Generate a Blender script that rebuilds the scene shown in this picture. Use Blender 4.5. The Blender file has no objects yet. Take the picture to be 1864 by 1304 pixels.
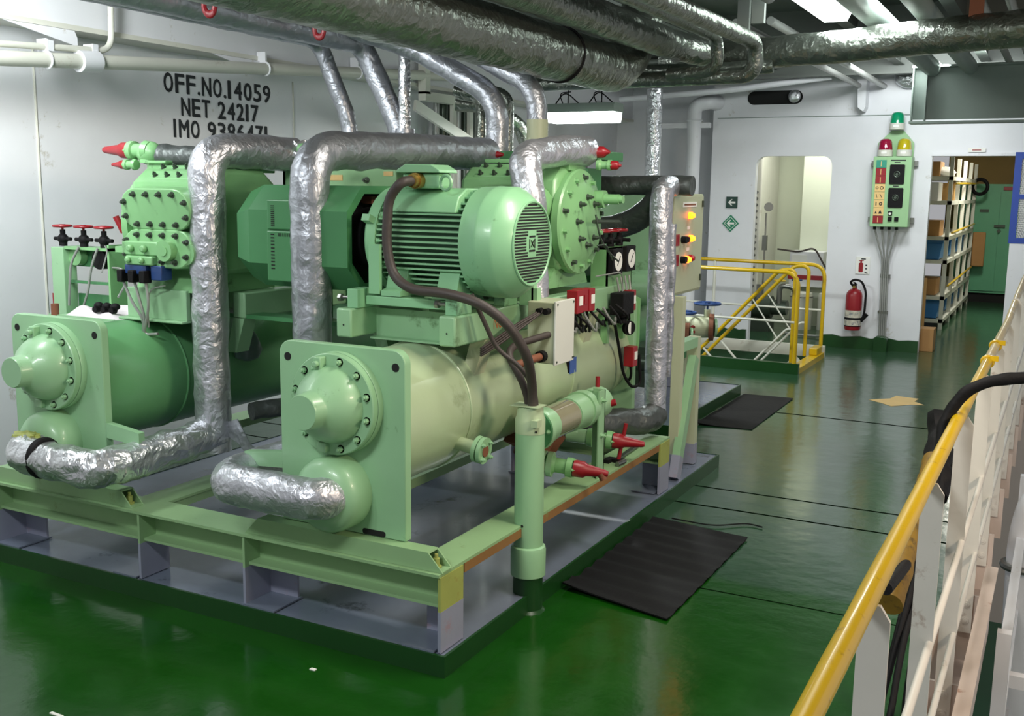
import bpy, math, random
from mathutils import Vector, Matrix, noise
random.seed(4)
SC = bpy.context.scene
COL = SC.collection

# ------------------------------------------------------------------ camera, world, lights, exposure
def setup_view():
    cd = bpy.data.cameras.new('camera'); co = bpy.data.objects.new('camera', cd); COL.objects.link(co)
    yaw, pitch, roll = -0.48320511, 0.16133414, -0.01220647
    cy, sy, cp, sp, cr, sr = math.cos(yaw), math.sin(yaw), math.cos(pitch), math.sin(pitch), math.cos(roll), math.sin(roll)
    r = Vector((cy, -sy, 0)); f0 = Vector((sy, cy, 0)); d = Vector((0, 0, -1))
    f = cp*f0 + sp*d; dn = cp*d - sp*f0
    rr = cr*r + sr*dn; dd = -sr*r + cr*dn
    M = Matrix((rr, -dd, -f)).transposed().to_4x4(); M.translation = Vector((0, 0, 1.85))
    co.matrix_world = M
    cd.sensor_fit = 'HORIZONTAL'; cd.sensor_width = 36.0; cd.lens = 36.0*1910.9/1864.0
    cd.clip_start = 0.05; cd.clip_end = 100
    SC.camera = co
setup_view()
W = bpy.data.worlds.new('world'); SC.world = W; W.use_nodes = True
W.node_tree.nodes['Background'].inputs[0].default_value = (0.86, 0.87, 0.90, 1)
W.node_tree.nodes['Background'].inputs[1].default_value = 0.28
SC.view_settings.view_transform = 'Standard'; SC.view_settings.look = 'None'
SC.view_settings.exposure = 0.62; SC.view_settings.gamma = 1.0; SC.view_settings.use_curve_mapping = False

def area(name, loc, aim, sx, sy, watt, col):
    l = bpy.data.lights.new(name, 'AREA'); l.shape = 'RECTANGLE'; l.size = sx; l.size_y = sy; l.energy = watt; l.color = col
    o = bpy.data.objects.new(name, l); COL.objects.link(o); o.location = loc
    o.rotation_euler = (Vector(aim)-Vector(loc)).to_track_quat('-Z', 'Y').to_euler()
    return o
COOL = (0.95, 1.0, 0.995); WARM = (1.0, 0.82, 0.62)
area('lamp_light_aft', (-2.6, 0.6, 3.15), (-3.0, 3.6, 0.8), 1.3, 0.3, 62, COOL)
area('lamp_light_shaft', (1.9, 3.2, 2.7), (-2.4, 4.4, 0.8), 0.9, 0.4, 50, WARM)
area('lamp_light_walkway_fore', (-1.05, 3.9, 3.08), (-1.6, 4.3, 0), 0.3, 1.2, 36, (1.0, 0.94, 0.83))
area('lamp_light_walkway', (-1.25, 7.6, 3.1), (-1.25, 7.9, 0), 0.4, 1.3, 42, COOL)
area('lamp_light_far', (-1.3, 11.0, 3.15), (-1.9, 12.6, 0.8), 1.3, 0.4, 58, COOL)
area('lamp_light_wall', (-4.45, 3.0, 3.05), (-5.4, 5.2, 1.4), 0.4, 1.3, 48, COOL)
area('lamp_light_left', (-3.98, 9.0, 2.425), (-3.98, 9.0, 0), 0.66, 0.2, 50, COOL)
area('lamp_light_store', (-1.0, 16.5, 2.75), (-1.0, 16.6, 0), 0.3, 1.2, 40, (1.0, 0.97, 0.85))
area('lamp_light_room', (-3.0, 14.1, 2.85), (-3.0, 14.2, 0), 1.0, 0.3, 15, (1.0, 1.0, 0.92))

# ------------------------------------------------------------------ materials
def lin(h):
    h = h.lstrip('#'); c = [int(h[i:i+2], 16)/255 for i in (0, 2, 4)]
    return tuple(x/12.92 if x <= 0.04045 else ((x+0.055)/1.055)**2.4 for x in c) + (1.0,)
def mat(name, hexc, rough=0.45, metal=0.0, var=0.12, scale=6.0, bump=0.05, bscale=40.0, dirt=None, dirt_amt=0.0, dscale=5.0, coat=0.0, spec=0.5, emit=None, es=0.0, trans=0.0):
    m = bpy.data.materials.new(name); m.use_nodes = True
    nt = m.node_tree; N = nt.nodes; L = nt.links; b = N['Principled BSDF']
    c = lin(hexc)
    tc = N.new('ShaderNodeTexCoord')
    if var > 0:
        n = N.new('ShaderNodeTexNoise'); n.inputs['Scale'].default_value = scale; n.inputs['Detail'].default_value = 5
        L.new(tc.outputs['Object'], n.inputs['Vector'])
        mx = N.new('ShaderNodeMix'); mx.data_type = 'RGBA'
        mx.inputs[6].default_value = tuple(x*(1-var) for x in c[:3])+(1,); mx.inputs[7].default_value = tuple(min(1, x*(1+var)) for x in c[:3])+(1,)
        L.new(n.outputs['Fac'], mx.inputs[0]); out = mx.outputs[2]
        if dirt:
            n2 = N.new('ShaderNodeTexNoise'); n2.inputs['Scale'].default_value = dscale; n2.inputs['Detail'].default_value = 8; n2.inputs['Roughness'].default_value = 0.7
            L.new(tc.outputs['Object'], n2.inputs['Vector'])
            rp = N.new('ShaderNodeValToRGB'); rp.color_ramp.elements[0].position = 0.62-dirt_amt*0.3; rp.color_ramp.elements[1].position = 0.72-dirt_amt*0.1
            L.new(n2.outputs['Fac'], rp.inputs['Fac'])
            m2 = N.new('ShaderNodeMix'); m2.data_type = 'RGBA'; m2.inputs[7].default_value = lin(dirt)
            L.new(rp.outputs['Color'], m2.inputs[0]); L.new(out, m2.inputs[6]); out = m2.outputs[2]
        L.new(out, b.inputs['Base Color'])
    else:
        b.inputs['Base Color'].default_value = c
    b.inputs['Roughness'].default_value = rough; b.inputs['Metallic'].default_value = metal
    b.inputs['Coat Weight'].default_value = coat; b.inputs['Coat Roughness'].default_value = 0.08
    b.inputs['Specular IOR Level'].default_value = spec
    if trans: b.inputs['Transmission Weight'].default_value = trans
    if bump > 0:
        nb = N.new('ShaderNodeTexNoise'); nb.inputs['Scale'].default_value = bscale; nb.inputs['Detail'].default_value = 3
        L.new(tc.outputs['Object'], nb.inputs['Vector'])
        bp = N.new('ShaderNodeBump'); bp.inputs['Strength'].default_value = bump; bp.inputs['Distance'].default_value = 0.01
        L.new(nb.outputs['Fac'], bp.inputs['Height']); L.new(bp.outputs['Normal'], b.inputs['Normal'])
    if emit:
        b.inputs['Emission Color'].default_value = lin(emit); b.inputs['Emission Strength'].default_value = es
    return m
def foil(name, hexc, rough=0.3, strength=0.7, metal=0.9, sc=9.0):
    m = bpy.data.materials.new(name); m.use_nodes = True
    nt = m.node_tree; N = nt.nodes; L = nt.links; b = N['Principled BSDF']
    tc = N.new('ShaderNodeTexCoord')
    n = N.new('ShaderNodeTexNoise'); n.inputs['Scale'].default_value = sc; n.inputs['Detail'].default_value = 4; n.inputs['Distortion'].default_value = 1.6
    L.new(tc.outputs['Object'], n.inputs['Vector'])
    sc2 = N.new('ShaderNodeVectorMath'); sc2.operation = 'SCALE'; sc2.inputs['Scale'].default_value = 0.10
    ad = N.new('ShaderNodeVectorMath'); ad.operation = 'ADD'
    L.new(n.outputs['Color'], sc2.inputs[0]); L.new(tc.outputs['Object'], ad.inputs[0]); L.new(sc2.outputs[0], ad.inputs[1])
    h = None
    for s_, wt in ((2.0, 1.0), (4.3, 0.6), (9.0, 0.28)):
        v = N.new('ShaderNodeTexVoronoi'); v.inputs['Scale'].default_value = sc*s_; v.feature = 'F1'; v.distance = 'MANHATTAN' if s_ < 3 else 'EUCLIDEAN'
        L.new(ad.outputs[0], v.inputs['Vector'])
        a = N.new('ShaderNodeMath'); a.operation = 'MULTIPLY_ADD'; a.inputs[1].default_value = wt
        L.new(v.outputs['Distance'], a.inputs[0])
        if h: L.new(h, a.inputs[2])
        else: a.inputs[2].default_value = 0
        h = a.outputs[0]
    bp = N.new('ShaderNodeBump'); bp.inputs['Strength'].default_value = strength; bp.inputs['Distance'].default_value = 0.018
    L.new(h, bp.inputs['Height']); L.new(bp.outputs['Normal'], b.inputs['Normal'])
    c = lin(hexc)
    mx = N.new('ShaderNodeMix'); mx.data_type = 'RGBA'
    mx.inputs[6].default_value = tuple(x*0.72 for x in c[:3])+(1,); mx.inputs[7].default_value = tuple(min(1, x*1.15) for x in c[:3])+(1,)
    L.new(n.outputs['Fac'], mx.inputs[0]); L.new(mx.outputs[2], b.inputs['Base Color'])
    b.inputs['Metallic'].default_value = metal; b.inputs['Roughness'].default_value = rough
    return m

M = {}
M['green'] = mat('machine_green', '#8FB98F', 0.36, var=0.08, dirt='#5E7F58', dirt_amt=0.0, bump=0.04, bscale=25, coat=0.15)
M['green2'] = mat('compressor_green', '#7CAF78', 0.36, var=0.10, dirt='#3F5A38', dirt_amt=0.02, bump=0.06, bscale=30, coat=0.1)
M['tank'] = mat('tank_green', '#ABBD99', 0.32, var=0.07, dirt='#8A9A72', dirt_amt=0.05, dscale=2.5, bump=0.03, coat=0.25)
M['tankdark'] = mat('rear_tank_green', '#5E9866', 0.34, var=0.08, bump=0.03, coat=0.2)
M['guard'] = mat('guard_green', '#437E50', 0.42, var=0.1, bump=0.03)
M['guardlight'] = mat('guard_light_green', '#96BF8E', 0.4, var=0.06, bump=0.03)
M['motor'] = mat('motor_green', '#85B98D', 0.36, var=0.08, dirt='#4C6B48', dirt_amt=0.0, bump=0.03, coat=0.15)
M['olive'] = mat('rust_edge_olive', '#9DA558', 0.5, var=0.2, dirt='#8A6A35', dirt_amt=0.25, dscale=9)
M['lilac'] = mat('leg_grey_lilac', '#8F92A6', 0.4, var=0.12, dirt='#9B7C86', dirt_amt=0.12, dscale=6)
M['cream'] = mat('cream_green_panel', '#B9BEA0', 0.45, var=0.05, bump=0.02)
M['white'] = mat('white_paint', '#E0E1E5', 0.42, var=0.04, bump=0.03, dirt='#B4AFA2', dirt_amt=-0.05)
M['offwhite'] = mat('cream_paint', '#CFCFC4', 0.42, var=0.06, bump=0.04, dirt='#A8998A', dirt_amt=0.0)
M['railwhite'] = mat('rail_white', '#D6D1C8', 0.4, var=0.08, bump=0.05, dirt='#9A8272', dirt_amt=0.0, dscale=7, coat=0.2)
M['ceil'] = mat('ceiling_grey', '#5E635E', 0.55, var=0.12, bump=0.05)
M['beam'] = mat('beam_grey_green', '#84918A', 0.5, var=0.08, bump=0.04)
M['yellow'] = mat('safety_yellow', '#C8A400', 0.34, var=0.1, bump=0.08, bscale=20, dirt='#7E5A10', dirt_amt=0.03, dscale=16, coat=0.3)
M['red'] = mat('valve_red', '#8E1620', 0.38, var=0.12, bump=0.04)
M['blue'] = mat('wheel_blue', '#1F3B6E', 0.4, var=0.1)
M['crate'] = mat('crate_blue', '#2F74B0', 0.5, var=0.06)
M['gateblue'] = mat('gate_blue', '#22439A', 0.4, var=0.05)
M['black'] = mat('black_rubber', '#121113', 0.65, var=0.25, bump=0.2, bscale=60, spec=0.2)
M['cable'] = mat('cable_brown_black', '#3A322F', 0.55, var=0.2, bump=0.15, bscale=50)
M['dark'] = mat('dark_void', '#0D0E0D', 0.8, var=0.1)
M['frame'] = mat('frame_green', '#8DAF80', 0.36, var=0.1, dirt='#6F7F4E', dirt_amt=0.02, bump=0.04, bscale=25, coat=0.15)
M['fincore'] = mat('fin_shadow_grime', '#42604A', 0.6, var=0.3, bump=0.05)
M['edge'] = mat('rusty_lip', '#8A6438', 0.6, var=0.35, scale=4, dirt='#7C8A4E', dirt_amt=0.1)
M['steel'] = mat('bare_steel', '#8B8C88', 0.3, metal=0.9, var=0.1, bump=0.05)
M['boltdark'] = mat('bolt_dark', '#4A554A', 0.35, metal=0.5, var=0.2, bump=0.0)
M['brass'] = mat('brass', '#A88A4A', 0.35, metal=0.8, var=0.1)
M['greybox'] = mat('grey_enamel', '#C9CBC4', 0.45, var=0.03, bump=0.02)
M['panelgrey'] = mat('panel_sage', '#AEB396', 0.45, var=0.03, bump=0.02)
M['card'] = mat('cardboard', '#A67C4C', 0.8, var=0.12)
M['wood'] = mat('plywood', '#B08A52', 0.7, var=0.2, scale=3)
M['cloth'] = mat('cotton_rag', '#DAD2D6', 0.9, var=0.08, bump=0.2, bscale=30)
M['bag'] = mat('plastic_bag', '#5A6A6A', 0.28, var=0.25, bump=0.4, bscale=18)
M['beige'] = mat('floor_paint_beige', '#C9A765', 0.5, var=0.12)
M['ink'] = mat('stencil_black', '#23262A', 0.7, var=0.15)
M['inkorange'] = mat('orange_crayon', '#C8693A', 0.7, var=0.1)
M['labelwhite'] = mat('label_white', '#E8E8E2', 0.5, var=0.02, bump=0.0)
M['labelcream'] = mat('label_cream', '#E0BC7C', 0.5, var=0.02, bump=0.0)
M['signgreen'] = mat('sign_green', '#12805A', 0.5, var=0.02, bump=0.0)
M['signdark'] = mat('sign_dark_green', '#153B30', 0.5, var=0.02, bump=0.0)
M['signblue'] = mat('plate_blue', '#3F5FA8', 0.4, var=0.05, bump=0.0)
M['teal'] = mat('label_teal', '#2F8F78', 0.5, var=0.02, bump=0.0)
M['rail_pink'] = mat('fascia_pink_white', '#CDBBB0', 0.35, var=0.1, dirt='#9A6A52', dirt_amt=0.02, dscale=6, coat=0.2)
M['duct'] = mat('conduit_grey', '#9A9C98', 0.35, metal=0.3, var=0.06)
M['canvas'] = mat('cabinet_green', '#5FA37E', 0.45, var=0.05)
M['darkgreen'] = mat('kerb_dark_green', '#154018', 0.35, var=0.15, bump=0.06, coat=0.2)
M['rust'] = mat('rusty_primer', '#7A4A34', 0.7, var=0.3, bump=0.2)
M['glassg'] = mat('lens_green', '#0C8F62', 0.12, var=0, bump=0, coat=0.6)
M['glassr'] = mat('lens_red', '#8E1436', 0.12, var=0, bump=0, coat=0.6)
M['glassy'] = mat('lens_yellow', '#B8A81C', 0.12, var=0, bump=0, coat=0.6)
M['sight'] = mat('sight_glass', '#8E8A72', 0.08, var=0.1, bump=0, coat=1.0)
M['lampon'] = mat('lamp_diffuser', '#FFFFFF', 0.4, var=0, bump=0, emit='#F2FFFA', es=9.0)
M['pilot'] = mat('pilot_lamp_orange', '#FF7A20', 0.3, var=0, bump=0, emit='#FF6A12', es=4.0)
M['foil'] = foil('foil_jacket', '#D2D3DB', 0.38, 0.34, 0.85, 5.8)
M['foil_dull'] = foil('foil_dull_jacket', '#B2B5BD', 0.40, 0.30, 0.82, 5.0)
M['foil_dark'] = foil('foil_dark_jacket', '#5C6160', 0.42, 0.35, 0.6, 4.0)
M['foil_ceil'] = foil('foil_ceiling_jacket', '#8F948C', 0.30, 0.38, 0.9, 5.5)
M['foil_bright'] = foil('foil_bright_jacket', '#DCDEE2', 0.30, 0.48, 0.85, 5.0)

def floor_mat():
    m = bpy.data.materials.new('deck_green'); m.use_nodes = True
    nt = m.node_tree; N = nt.nodes; L = nt.links; b = N['Principled BSDF']
    tc = N.new('ShaderNodeTexCoord'); sp = N.new('ShaderNodeSeparateXYZ'); L.new(tc.outputs['Object'], sp.inputs[0])
    n = N.new('ShaderNodeTexNoise'); n.inputs['Scale'].default_value = 1.6; n.inputs['Detail'].default_value = 7; n.inputs['Roughness'].default_value = 0.65
    L.new(tc.outputs['Object'], n.inputs['Vector'])
    mr = N.new('ShaderNodeMapRange'); mr.inputs[1].default_value = 4.86; mr.inputs[2].default_value = 4.96
    ad = N.new('ShaderNodeMath'); ad.operation = 'MULTIPLY_ADD'; ad.inputs[1].default_value = 0.34; 
    L.new(n.outputs['Fac'], ad.inputs[0]); L.new(sp.outputs['Y'], ad.inputs[2]); L.new(ad.outputs[0], mr.inputs[0])
    mx = N.new('ShaderNodeMix'); mx.data_type = 'RGBA'; mx.inputs[6].default_value = lin('#12470C'); mx.inputs[7].default_value = lin('#2A4C33')
    L.new(mr.outputs[0], mx.inputs[0])
    n2 = N.new('ShaderNodeTexNoise'); n2.inputs['Scale'].default_value = 5; n2.inputs['Detail'].default_value = 8; n2.inputs['Roughness'].default_value = 0.7
    L.new(tc.outputs['Object'], n2.inputs['Vector'])
    m2 = N.new('ShaderNodeMix'); m2.data_type = 'RGBA'; m2.blend_type = 'MULTIPLY'; m2.inputs[0].default_value = 0.5
    rp = N.new('ShaderNodeValToRGB'); rp.color_ramp.elements[0].position = 0.3; rp.color_ramp.elements[0].color = (0.55, 0.6, 0.55, 1); rp.color_ramp.elements[1].position = 0.6
    L.new(n2.outputs['Fac'], rp.inputs[0]); L.new(mx.outputs[2], m2.inputs[6]); L.new(rp.outputs[0], m2.inputs[7])
    # plate seams across the deck
    out = m2.outputs[2]
    wob = N.new('ShaderNodeMath'); wob.operation = 'MULTIPLY_ADD'; wob.inputs[1].default_value = 0.02
    L.new(n.outputs['Fac'], wob.inputs[0]); L.new(sp.outputs['Y'], wob.inputs[2])
    sl = None
    for yy, w in ((4.58, 0.006), (5.85, 0.011), (6.24, 0.011), (8.72, 0.016)):
        cm = N.new('ShaderNodeMath'); cm.operation = 'COMPARE'; cm.inputs[1].default_value = yy+0.01; cm.inputs[2].default_value = w
        L.new(wob.outputs[0], cm.inputs[0])
        mm = N.new('ShaderNodeMix'); mm.data_type = 'RGBA'; mm.inputs[7].default_value = lin('#061006')
        L.new(cm.outputs[0], mm.inputs[0]); L.new(out, mm.inputs[6]); out = mm.outputs[2]
        s1 = N.new('ShaderNodeMath'); s1.operation = 'SUBTRACT'; s1.inputs[0].default_value = 0.55; L.new(cm.outputs[0], s1.inputs[1])
        if sl: L.new(sl, s1.inputs[0])
        sl = s1.outputs[0]
    L.new(out, b.inputs['Base Color'])
    s2 = N.new('ShaderNodeMath'); s2.operation = 'MAXIMUM'; s2.inputs[1].default_value = 0.0; L.new(sl, s2.inputs[0]); L.new(s2.outputs[0], b.inputs['Specular IOR Level'])
    r2 = N.new('ShaderNodeMapRange'); r2.inputs[3].default_value = 0.08; r2.inputs[4].default_value = 0.24
    L.new(n2.outputs['Fac'], r2.inputs[0]); L.new(r2.outputs[0], b.inputs['Roughness'])
    nb = N.new('ShaderNodeTexNoise'); nb.inputs['Scale'].default_value = 7; nb.inputs['Detail'].default_value = 6
    L.new(tc.outputs['Object'], nb.inputs['Vector'])
    bp = N.new('ShaderNodeBump'); bp.inputs['Strength'].default_value = 0.12; bp.inputs['Distance'].default_value = 0.02
    L.new(nb.outputs['Fac'], bp.inputs['Height']); L.new(bp.outputs['Normal'], b.inputs['Normal'])
    return m
M['floor'] = floor_mat()
M['plinth'] = mat('plinth_grey', '#6B7384', 0.22, var=0.15, dirt='#2E3238', dirt_amt=0.02, dscale=4, bump=0.12, bscale=9, coat=0.2)

# ------------------------------------------------------------------ mesh builder
class MB:
    def __init__(s): s.v = []; s.f = []
    def add(s, vs, fs):
        o = len(s.v); s.v += [Vector(p) for p in vs]; s.f += [tuple(i+o for i in f) for f in fs]; return s
    def box(s, a, b):
        x0, x1 = sorted((a[0], b[0])); y0, y1 = sorted((a[1], b[1])); z0, z1 = sorted((a[2], b[2]))
        return s.add([(x0,y0,z0),(x1,y0,z0),(x1,y1,z0),(x0,y1,z0),(x0,y0,z1),(x1,y0,z1),(x1,y1,z1),(x0,y1,z1)],
                     [(0,3,2,1),(4,5,6,7),(0,1,5,4),(1,2,6,5),(2,3,7,6),(3,0,4,7)])
    def bar(s, p0, p1, w, h, up=(0,0,1)):
        p0, p1 = Vector(p0), Vector(p1); d = (p1-p0).normalized(); u = Vector(up)
        sx = d.cross(u)
        if sx.length < 1e-4: sx = d.cross(Vector((1,0,0)))
        sx.normalize(); u = sx.cross(d)
        q = [sx*a*w/2+u*b*h/2 for a, b in ((-1,-1),(1,-1),(1,1),(-1,1))]
        return s.add([p0+c for c in q]+[p1+c for c in q], [(0,3,2,1)[::-1],(4,5,6,7)[::-1],(0,1,5,4)[::-1],(1,2,6,5)[::-1],(2,3,7,6)[::-1],(3,0,4,7)[::-1]])
    def lathe(s, o, d, prof, n=32, ph=0.0):
        o = Vector(o); d = Vector(d).normalized()
        a = d.cross(Vector((0,0,1)))
        if a.length < 1e-3: a = Vector((1,0,0))
        a.normalize(); b = d.cross(a); vs = []; fs = []
        for t, r in prof:
            for i in range(n):
                an = 2*math.pi*i/n+ph; vs.append(o+d*t+(a*math.cos(an)+b*math.sin(an))*max(r, 1e-5))
        for j in range(len(prof)-1):
            for i in range(n):
                k = (i+1) % n; fs.append((j*n+i, j*n+k, (j+1)*n+k, (j+1)*n+i))
        fs.append(tuple(range(n))[::-1]); e = (len(prof)-1)*n; fs.append(tuple(e+i for i in range(n)))
        return s.add(vs, fs)
    def cyl(s, p0, p1, r, r1=None, n=24):
        p0, p1 = Vector(p0), Vector(p1)
        return s.lathe(p0, p1-p0, [(0, r), ((p1-p0).length, r if r1 is None else r1)], n)
    def hexbolt(s, p, d, r=0.012, h=0.014):
        p = Vector(p); d = Vector(d).normalized()
        s.lathe(p, d, [(0, r*1.45), (h*0.25, r*1.45)], 12)
        s.lathe(p+d*h*0.25, d, [(0, r), (h, r)], 6)
        return s.lathe(p+d*h*1.2, d, [(0, r*0.55), (h*0.6, r*0.5)], 8)
    def prism(s, poly, ax, a, b):
        # poly in the two other axes in cyclic order: x->(y,z)  y->(x,z)  z->(x,y)
        def P(q, t):
            if ax == 'x': return (t, q[0], q[1])
            if ax == 'y': return (q[0], t, q[1])
            return (q[0], q[1], t)
        n = len(poly)
        return s.add([P(q, a) for q in poly]+[P(q, b) for q in poly],
                     [tuple(range(n)), tuple(range(n, 2*n))[::-1]]+[(i, n+i, n+(i+1) % n, (i+1) % n) for i in range(n)])
    def path(s, pts, fillet, step=0.05):
        pts = [Vector(p) for p in pts]; out = [pts[0]]
        for i in range(1, len(pts)-1):
            a, p, b = pts[i-1], pts[i], pts[i+1]; la, lb = (a-p).length, (b-p).length
            d = min(fillet, la*0.49, lb*0.49); q0 = p+(a-p).normalized()*d; q1 = p+(b-p).normalized()*d
            for k in range(9):
                t = k/8; out.append(q0*(1-t)**2+p*2*t*(1-t)+q1*t*t)
        out.append(pts[-1])
        res = [out[0]]
        for q in out[1:]:
            L = (q-res[-1]).length
            if L < 1e-6: continue
            k = max(1, int(L/step)); p0 = res[-1].copy()
            for j in range(1, k+1): res.append(p0.lerp(q, j/k))
        return res
    def tube(s, pts, r, fillet=0.08, n=16, step=0.06, amp=0.0, fq=9.0, r1=None):
        P = s.path(pts, fillet, step); m = len(P); vs = []; fs = []
        t0 = (P[1]-P[0]).normalized(); a = t0.cross(Vector((0,0,1)))
        if a.length < 1e-2: a = t0.cross(Vector((1,0,0)))
        a.normalize()
        for i, p in enumerate(P):
            t = (P[min(i+1, m-1)]-P[max(i-1, 0)]).normalized()
            a = (a-t*a.dot(t)).normalized(); b = t.cross(a)
            rr = r if r1 is None else r+(r1-r)*i/(m-1)
            for k in range(n):
                an = 2*math.pi*k/n; e = a*math.cos(an)+b*math.sin(an); q = p+e*rr
                if amp: q = q+e*amp*(noise.noise(q*fq)+0.6*noise.noise(q*fq*2.7))
                vs.append(q)
        for i in range(m-1):
            for k in range(n):
                k2 = (k+1) % n; fs.append((i*n+k, i*n+k2, (i+1)*n+k2, (i+1)*n+k))
        fs.append(tuple(range(n))[::-1]); fs.append(tuple((m-1)*n+k for k in range(n)))
        return s.add(vs, fs)
    def torus(s, c, ax, R, r, n=28, k=8):
        c = Vector(c); ax = Vector(ax).normalized(); a = ax.orthogonal().normalized(); b = ax.cross(a); vs = []; fs = []
        for i in range(n):
            an = 2*math.pi*i/n; e = a*math.cos(an)+b*math.sin(an)
            for j in range(k):
                bn = 2*math.pi*j/k; vs.append(c+e*(R+r*math.cos(bn))+ax*r*math.sin(bn))
        for i in range(n):
            for j in range(k):
                i2, j2 = (i+1) % n, (j+1) % k; fs.append((i*k+j, i2*k+j, i2*k+j2, i*k+j2))
        return s.add(vs, fs)
    def ball(s, c, r, sc=(1,1,1), n=20, m=12, amp=0):
        c = Vector(c); vs = []; fs = []
        for j in range(m+1):
            th = math.pi*j/m
            for i in range(n):
                ph = 2*math.pi*i/n; e = Vector((math.sin(th)*math.cos(ph)*sc[0], math.sin(th)*math.sin(ph)*sc[1], math.cos(th)*sc[2]))
                k = 1+(amp*noise.noise(e*3+c*7) if amp else 0)
                vs.append(c+e*r*k)
        for j in range(m):
            for i in range(n):
                k = (i+1) % n; fs.append((j*n+i, (j+1)*n+i, (j+1)*n+k, j*n+k))
        return s.add(vs, fs)
    def wheel(s, c, ax, R, r, sp=4):
        s.torus(c, ax, R, r); c = Vector(c); ax = Vector(ax).normalized(); a = ax.orthogonal().normalized(); b = ax.cross(a)
        for i in range(sp):
            an = 2*math.pi*i/sp+0.3; s.cyl(c, c+(a*math.cos(an)+b*math.sin(an))*R, r*0.75, n=8)
        return s.cyl(c-ax*r*1.3, c+ax*r*1.3, r*2.2, n=12)
    def obj(s, name, m, parent=None, bev=0.0, smooth=True, label=None, loc=None):
        me = bpy.data.meshes.new(name)
        if parent is not None:
            rt = parent
            while rt.parent: rt = rt.parent
            off = rt.location.copy()
        else:
            xs = [p.x for p in s.v]; ys = [p.y for p in s.v]; zs = [p.z for p in s.v]
            off = Vector(loc) if loc else Vector(((min(xs)+max(xs))/2, (min(ys)+max(ys))/2, min(zs)))
        me.from_pydata([tuple(p-off) for p in s.v], [], s.f); me.validate(); me.update()
        import bmesh
        bm = bmesh.new(); bm.from_mesh(me); bmesh.ops.recalc_face_normals(bm, faces=bm.faces); bm.to_mesh(me); bm.free()
        if smooth:
            for p in me.polygons: p.use_smooth = True
            me.set_sharp_from_angle(angle=math.radians(38))
        me.materials.append(M[m] if isinstance(m, str) else m)
        o = bpy.data.objects.new(name, me); COL.objects.link(o)
        if parent is not None: o.parent = parent
        else: o.location = off
        if label: o['label'] = label
        if bev:
            bv = o.modifiers.new('bevel', 'BEVEL'); bv.width = bev; bv.segments = 2; bv.limit_method = 'ANGLE'; bv.angle_limit = math.radians(50)
        return o

def thing(name, label, cat, loc, group=None):
    o = bpy.data.objects.new(name, None); COL.objects.link(o); o.location = loc; o.empty_display_size = 0.1
    return tag(o, label, cat, group)
def tag(o, label, cat, group=None, kind=None):
    o['label'] = label; o['category'] = cat
    if group: o['group'] = group
    if kind: o['kind'] = kind
    return o
def struct(o): o['kind'] = 'structure'; return o
def dup(root, loc, label=None, group=None):
    r = root.copy(); COL.objects.link(r); r.location = loc
    if label: r['label'] = label
    if group: r['group'] = group
    for ch in list(root.children):
        c = ch.copy(); COL.objects.link(c); c.parent = r
        for g in ch.children:
            d = g.copy(); COL.objects.link(d); d.parent = c
    return r
def text(body, width, height, origin, right, up, bold=0.0):
    cu = bpy.data.curves.new('lettering', 'FONT'); cu.body = body; cu.size = 1; cu.offset = bold; cu.resolution_u = 3
    o = bpy.data.objects.new('lettering', cu); COL.objects.link(o)
    bpy.context.view_layer.update()
    me = bpy.data.meshes.new_from_object(o.evaluated_get(bpy.context.evaluated_depsgraph_get()))
    vs = [v.co.copy() for v in me.vertices]; fs = [tuple(p.vertices) for p in me.polygons]
    bpy.data.objects.remove(o); bpy.data.curves.remove(cu); bpy.data.meshes.remove(me)
    x0 = min(v.x for v in vs); x1 = max(v.x for v in vs); y0 = min(v.y for v in vs); y1 = max(v.y for v in vs)
    R, U, O = Vector(right), Vector(up), Vector(origin)
    return [O+R*((v.x-x0)/(x1-x0)*width)+U*((v.y-y0)/(y1-y0)*height) for v in vs], fs
def stencil(body, width, height, origin, right, up):
    # condensed block lettering: every character fitted to its own cell
    adv = {'.': 0.42, ' ': 0.62, 'I': 0.5, '1': 0.62, 'M': 1.12, 'N': 1.05}
    tot = sum(adv.get(c, 1.0) for c in body)-0.2; u = width/tot; x = 0.0; R, U, O = Vector(right), Vector(up), Vector(origin); out = [[]]
    for c in body:
        if c == ' ': out.append([])
        a = adv.get(c, 1.0)
        if c == '.': w, h = 0.2, 0.16
        elif c in 'I1': w, h = (0.16 if c == 'I' else 0.24), 1.0
        else: w, h = a-0.24, 1.0
        if c == 'I':
            q = [O+R*(x*u), O+R*((x+w)*u), O+R*((x+w)*u)+U*height, O+R*(x*u)+U*height]; out[-1].append((q, [(0, 1, 2, 3)]))
        elif c != ' ':
            vs, fs = text(c, w*u, h*height, O+R*(x*u), right, up); out[-1].append((vs, fs))
        x += a
    return out
def rrect(x0, x1, z0, z1, r, n=5):
    out = []
    for cx, cz, a0 in ((x1-r, z1-r, 0), (x0+r, z1-r, 90), (x0+r, z0+r, 180), (x1-r, z0+r, 270)):
        for k in range(n+1):
            a = math.radians(a0+90*k/n); out.append((cx+r*math.cos(a), cz+r*math.sin(a)))
    return out

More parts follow.
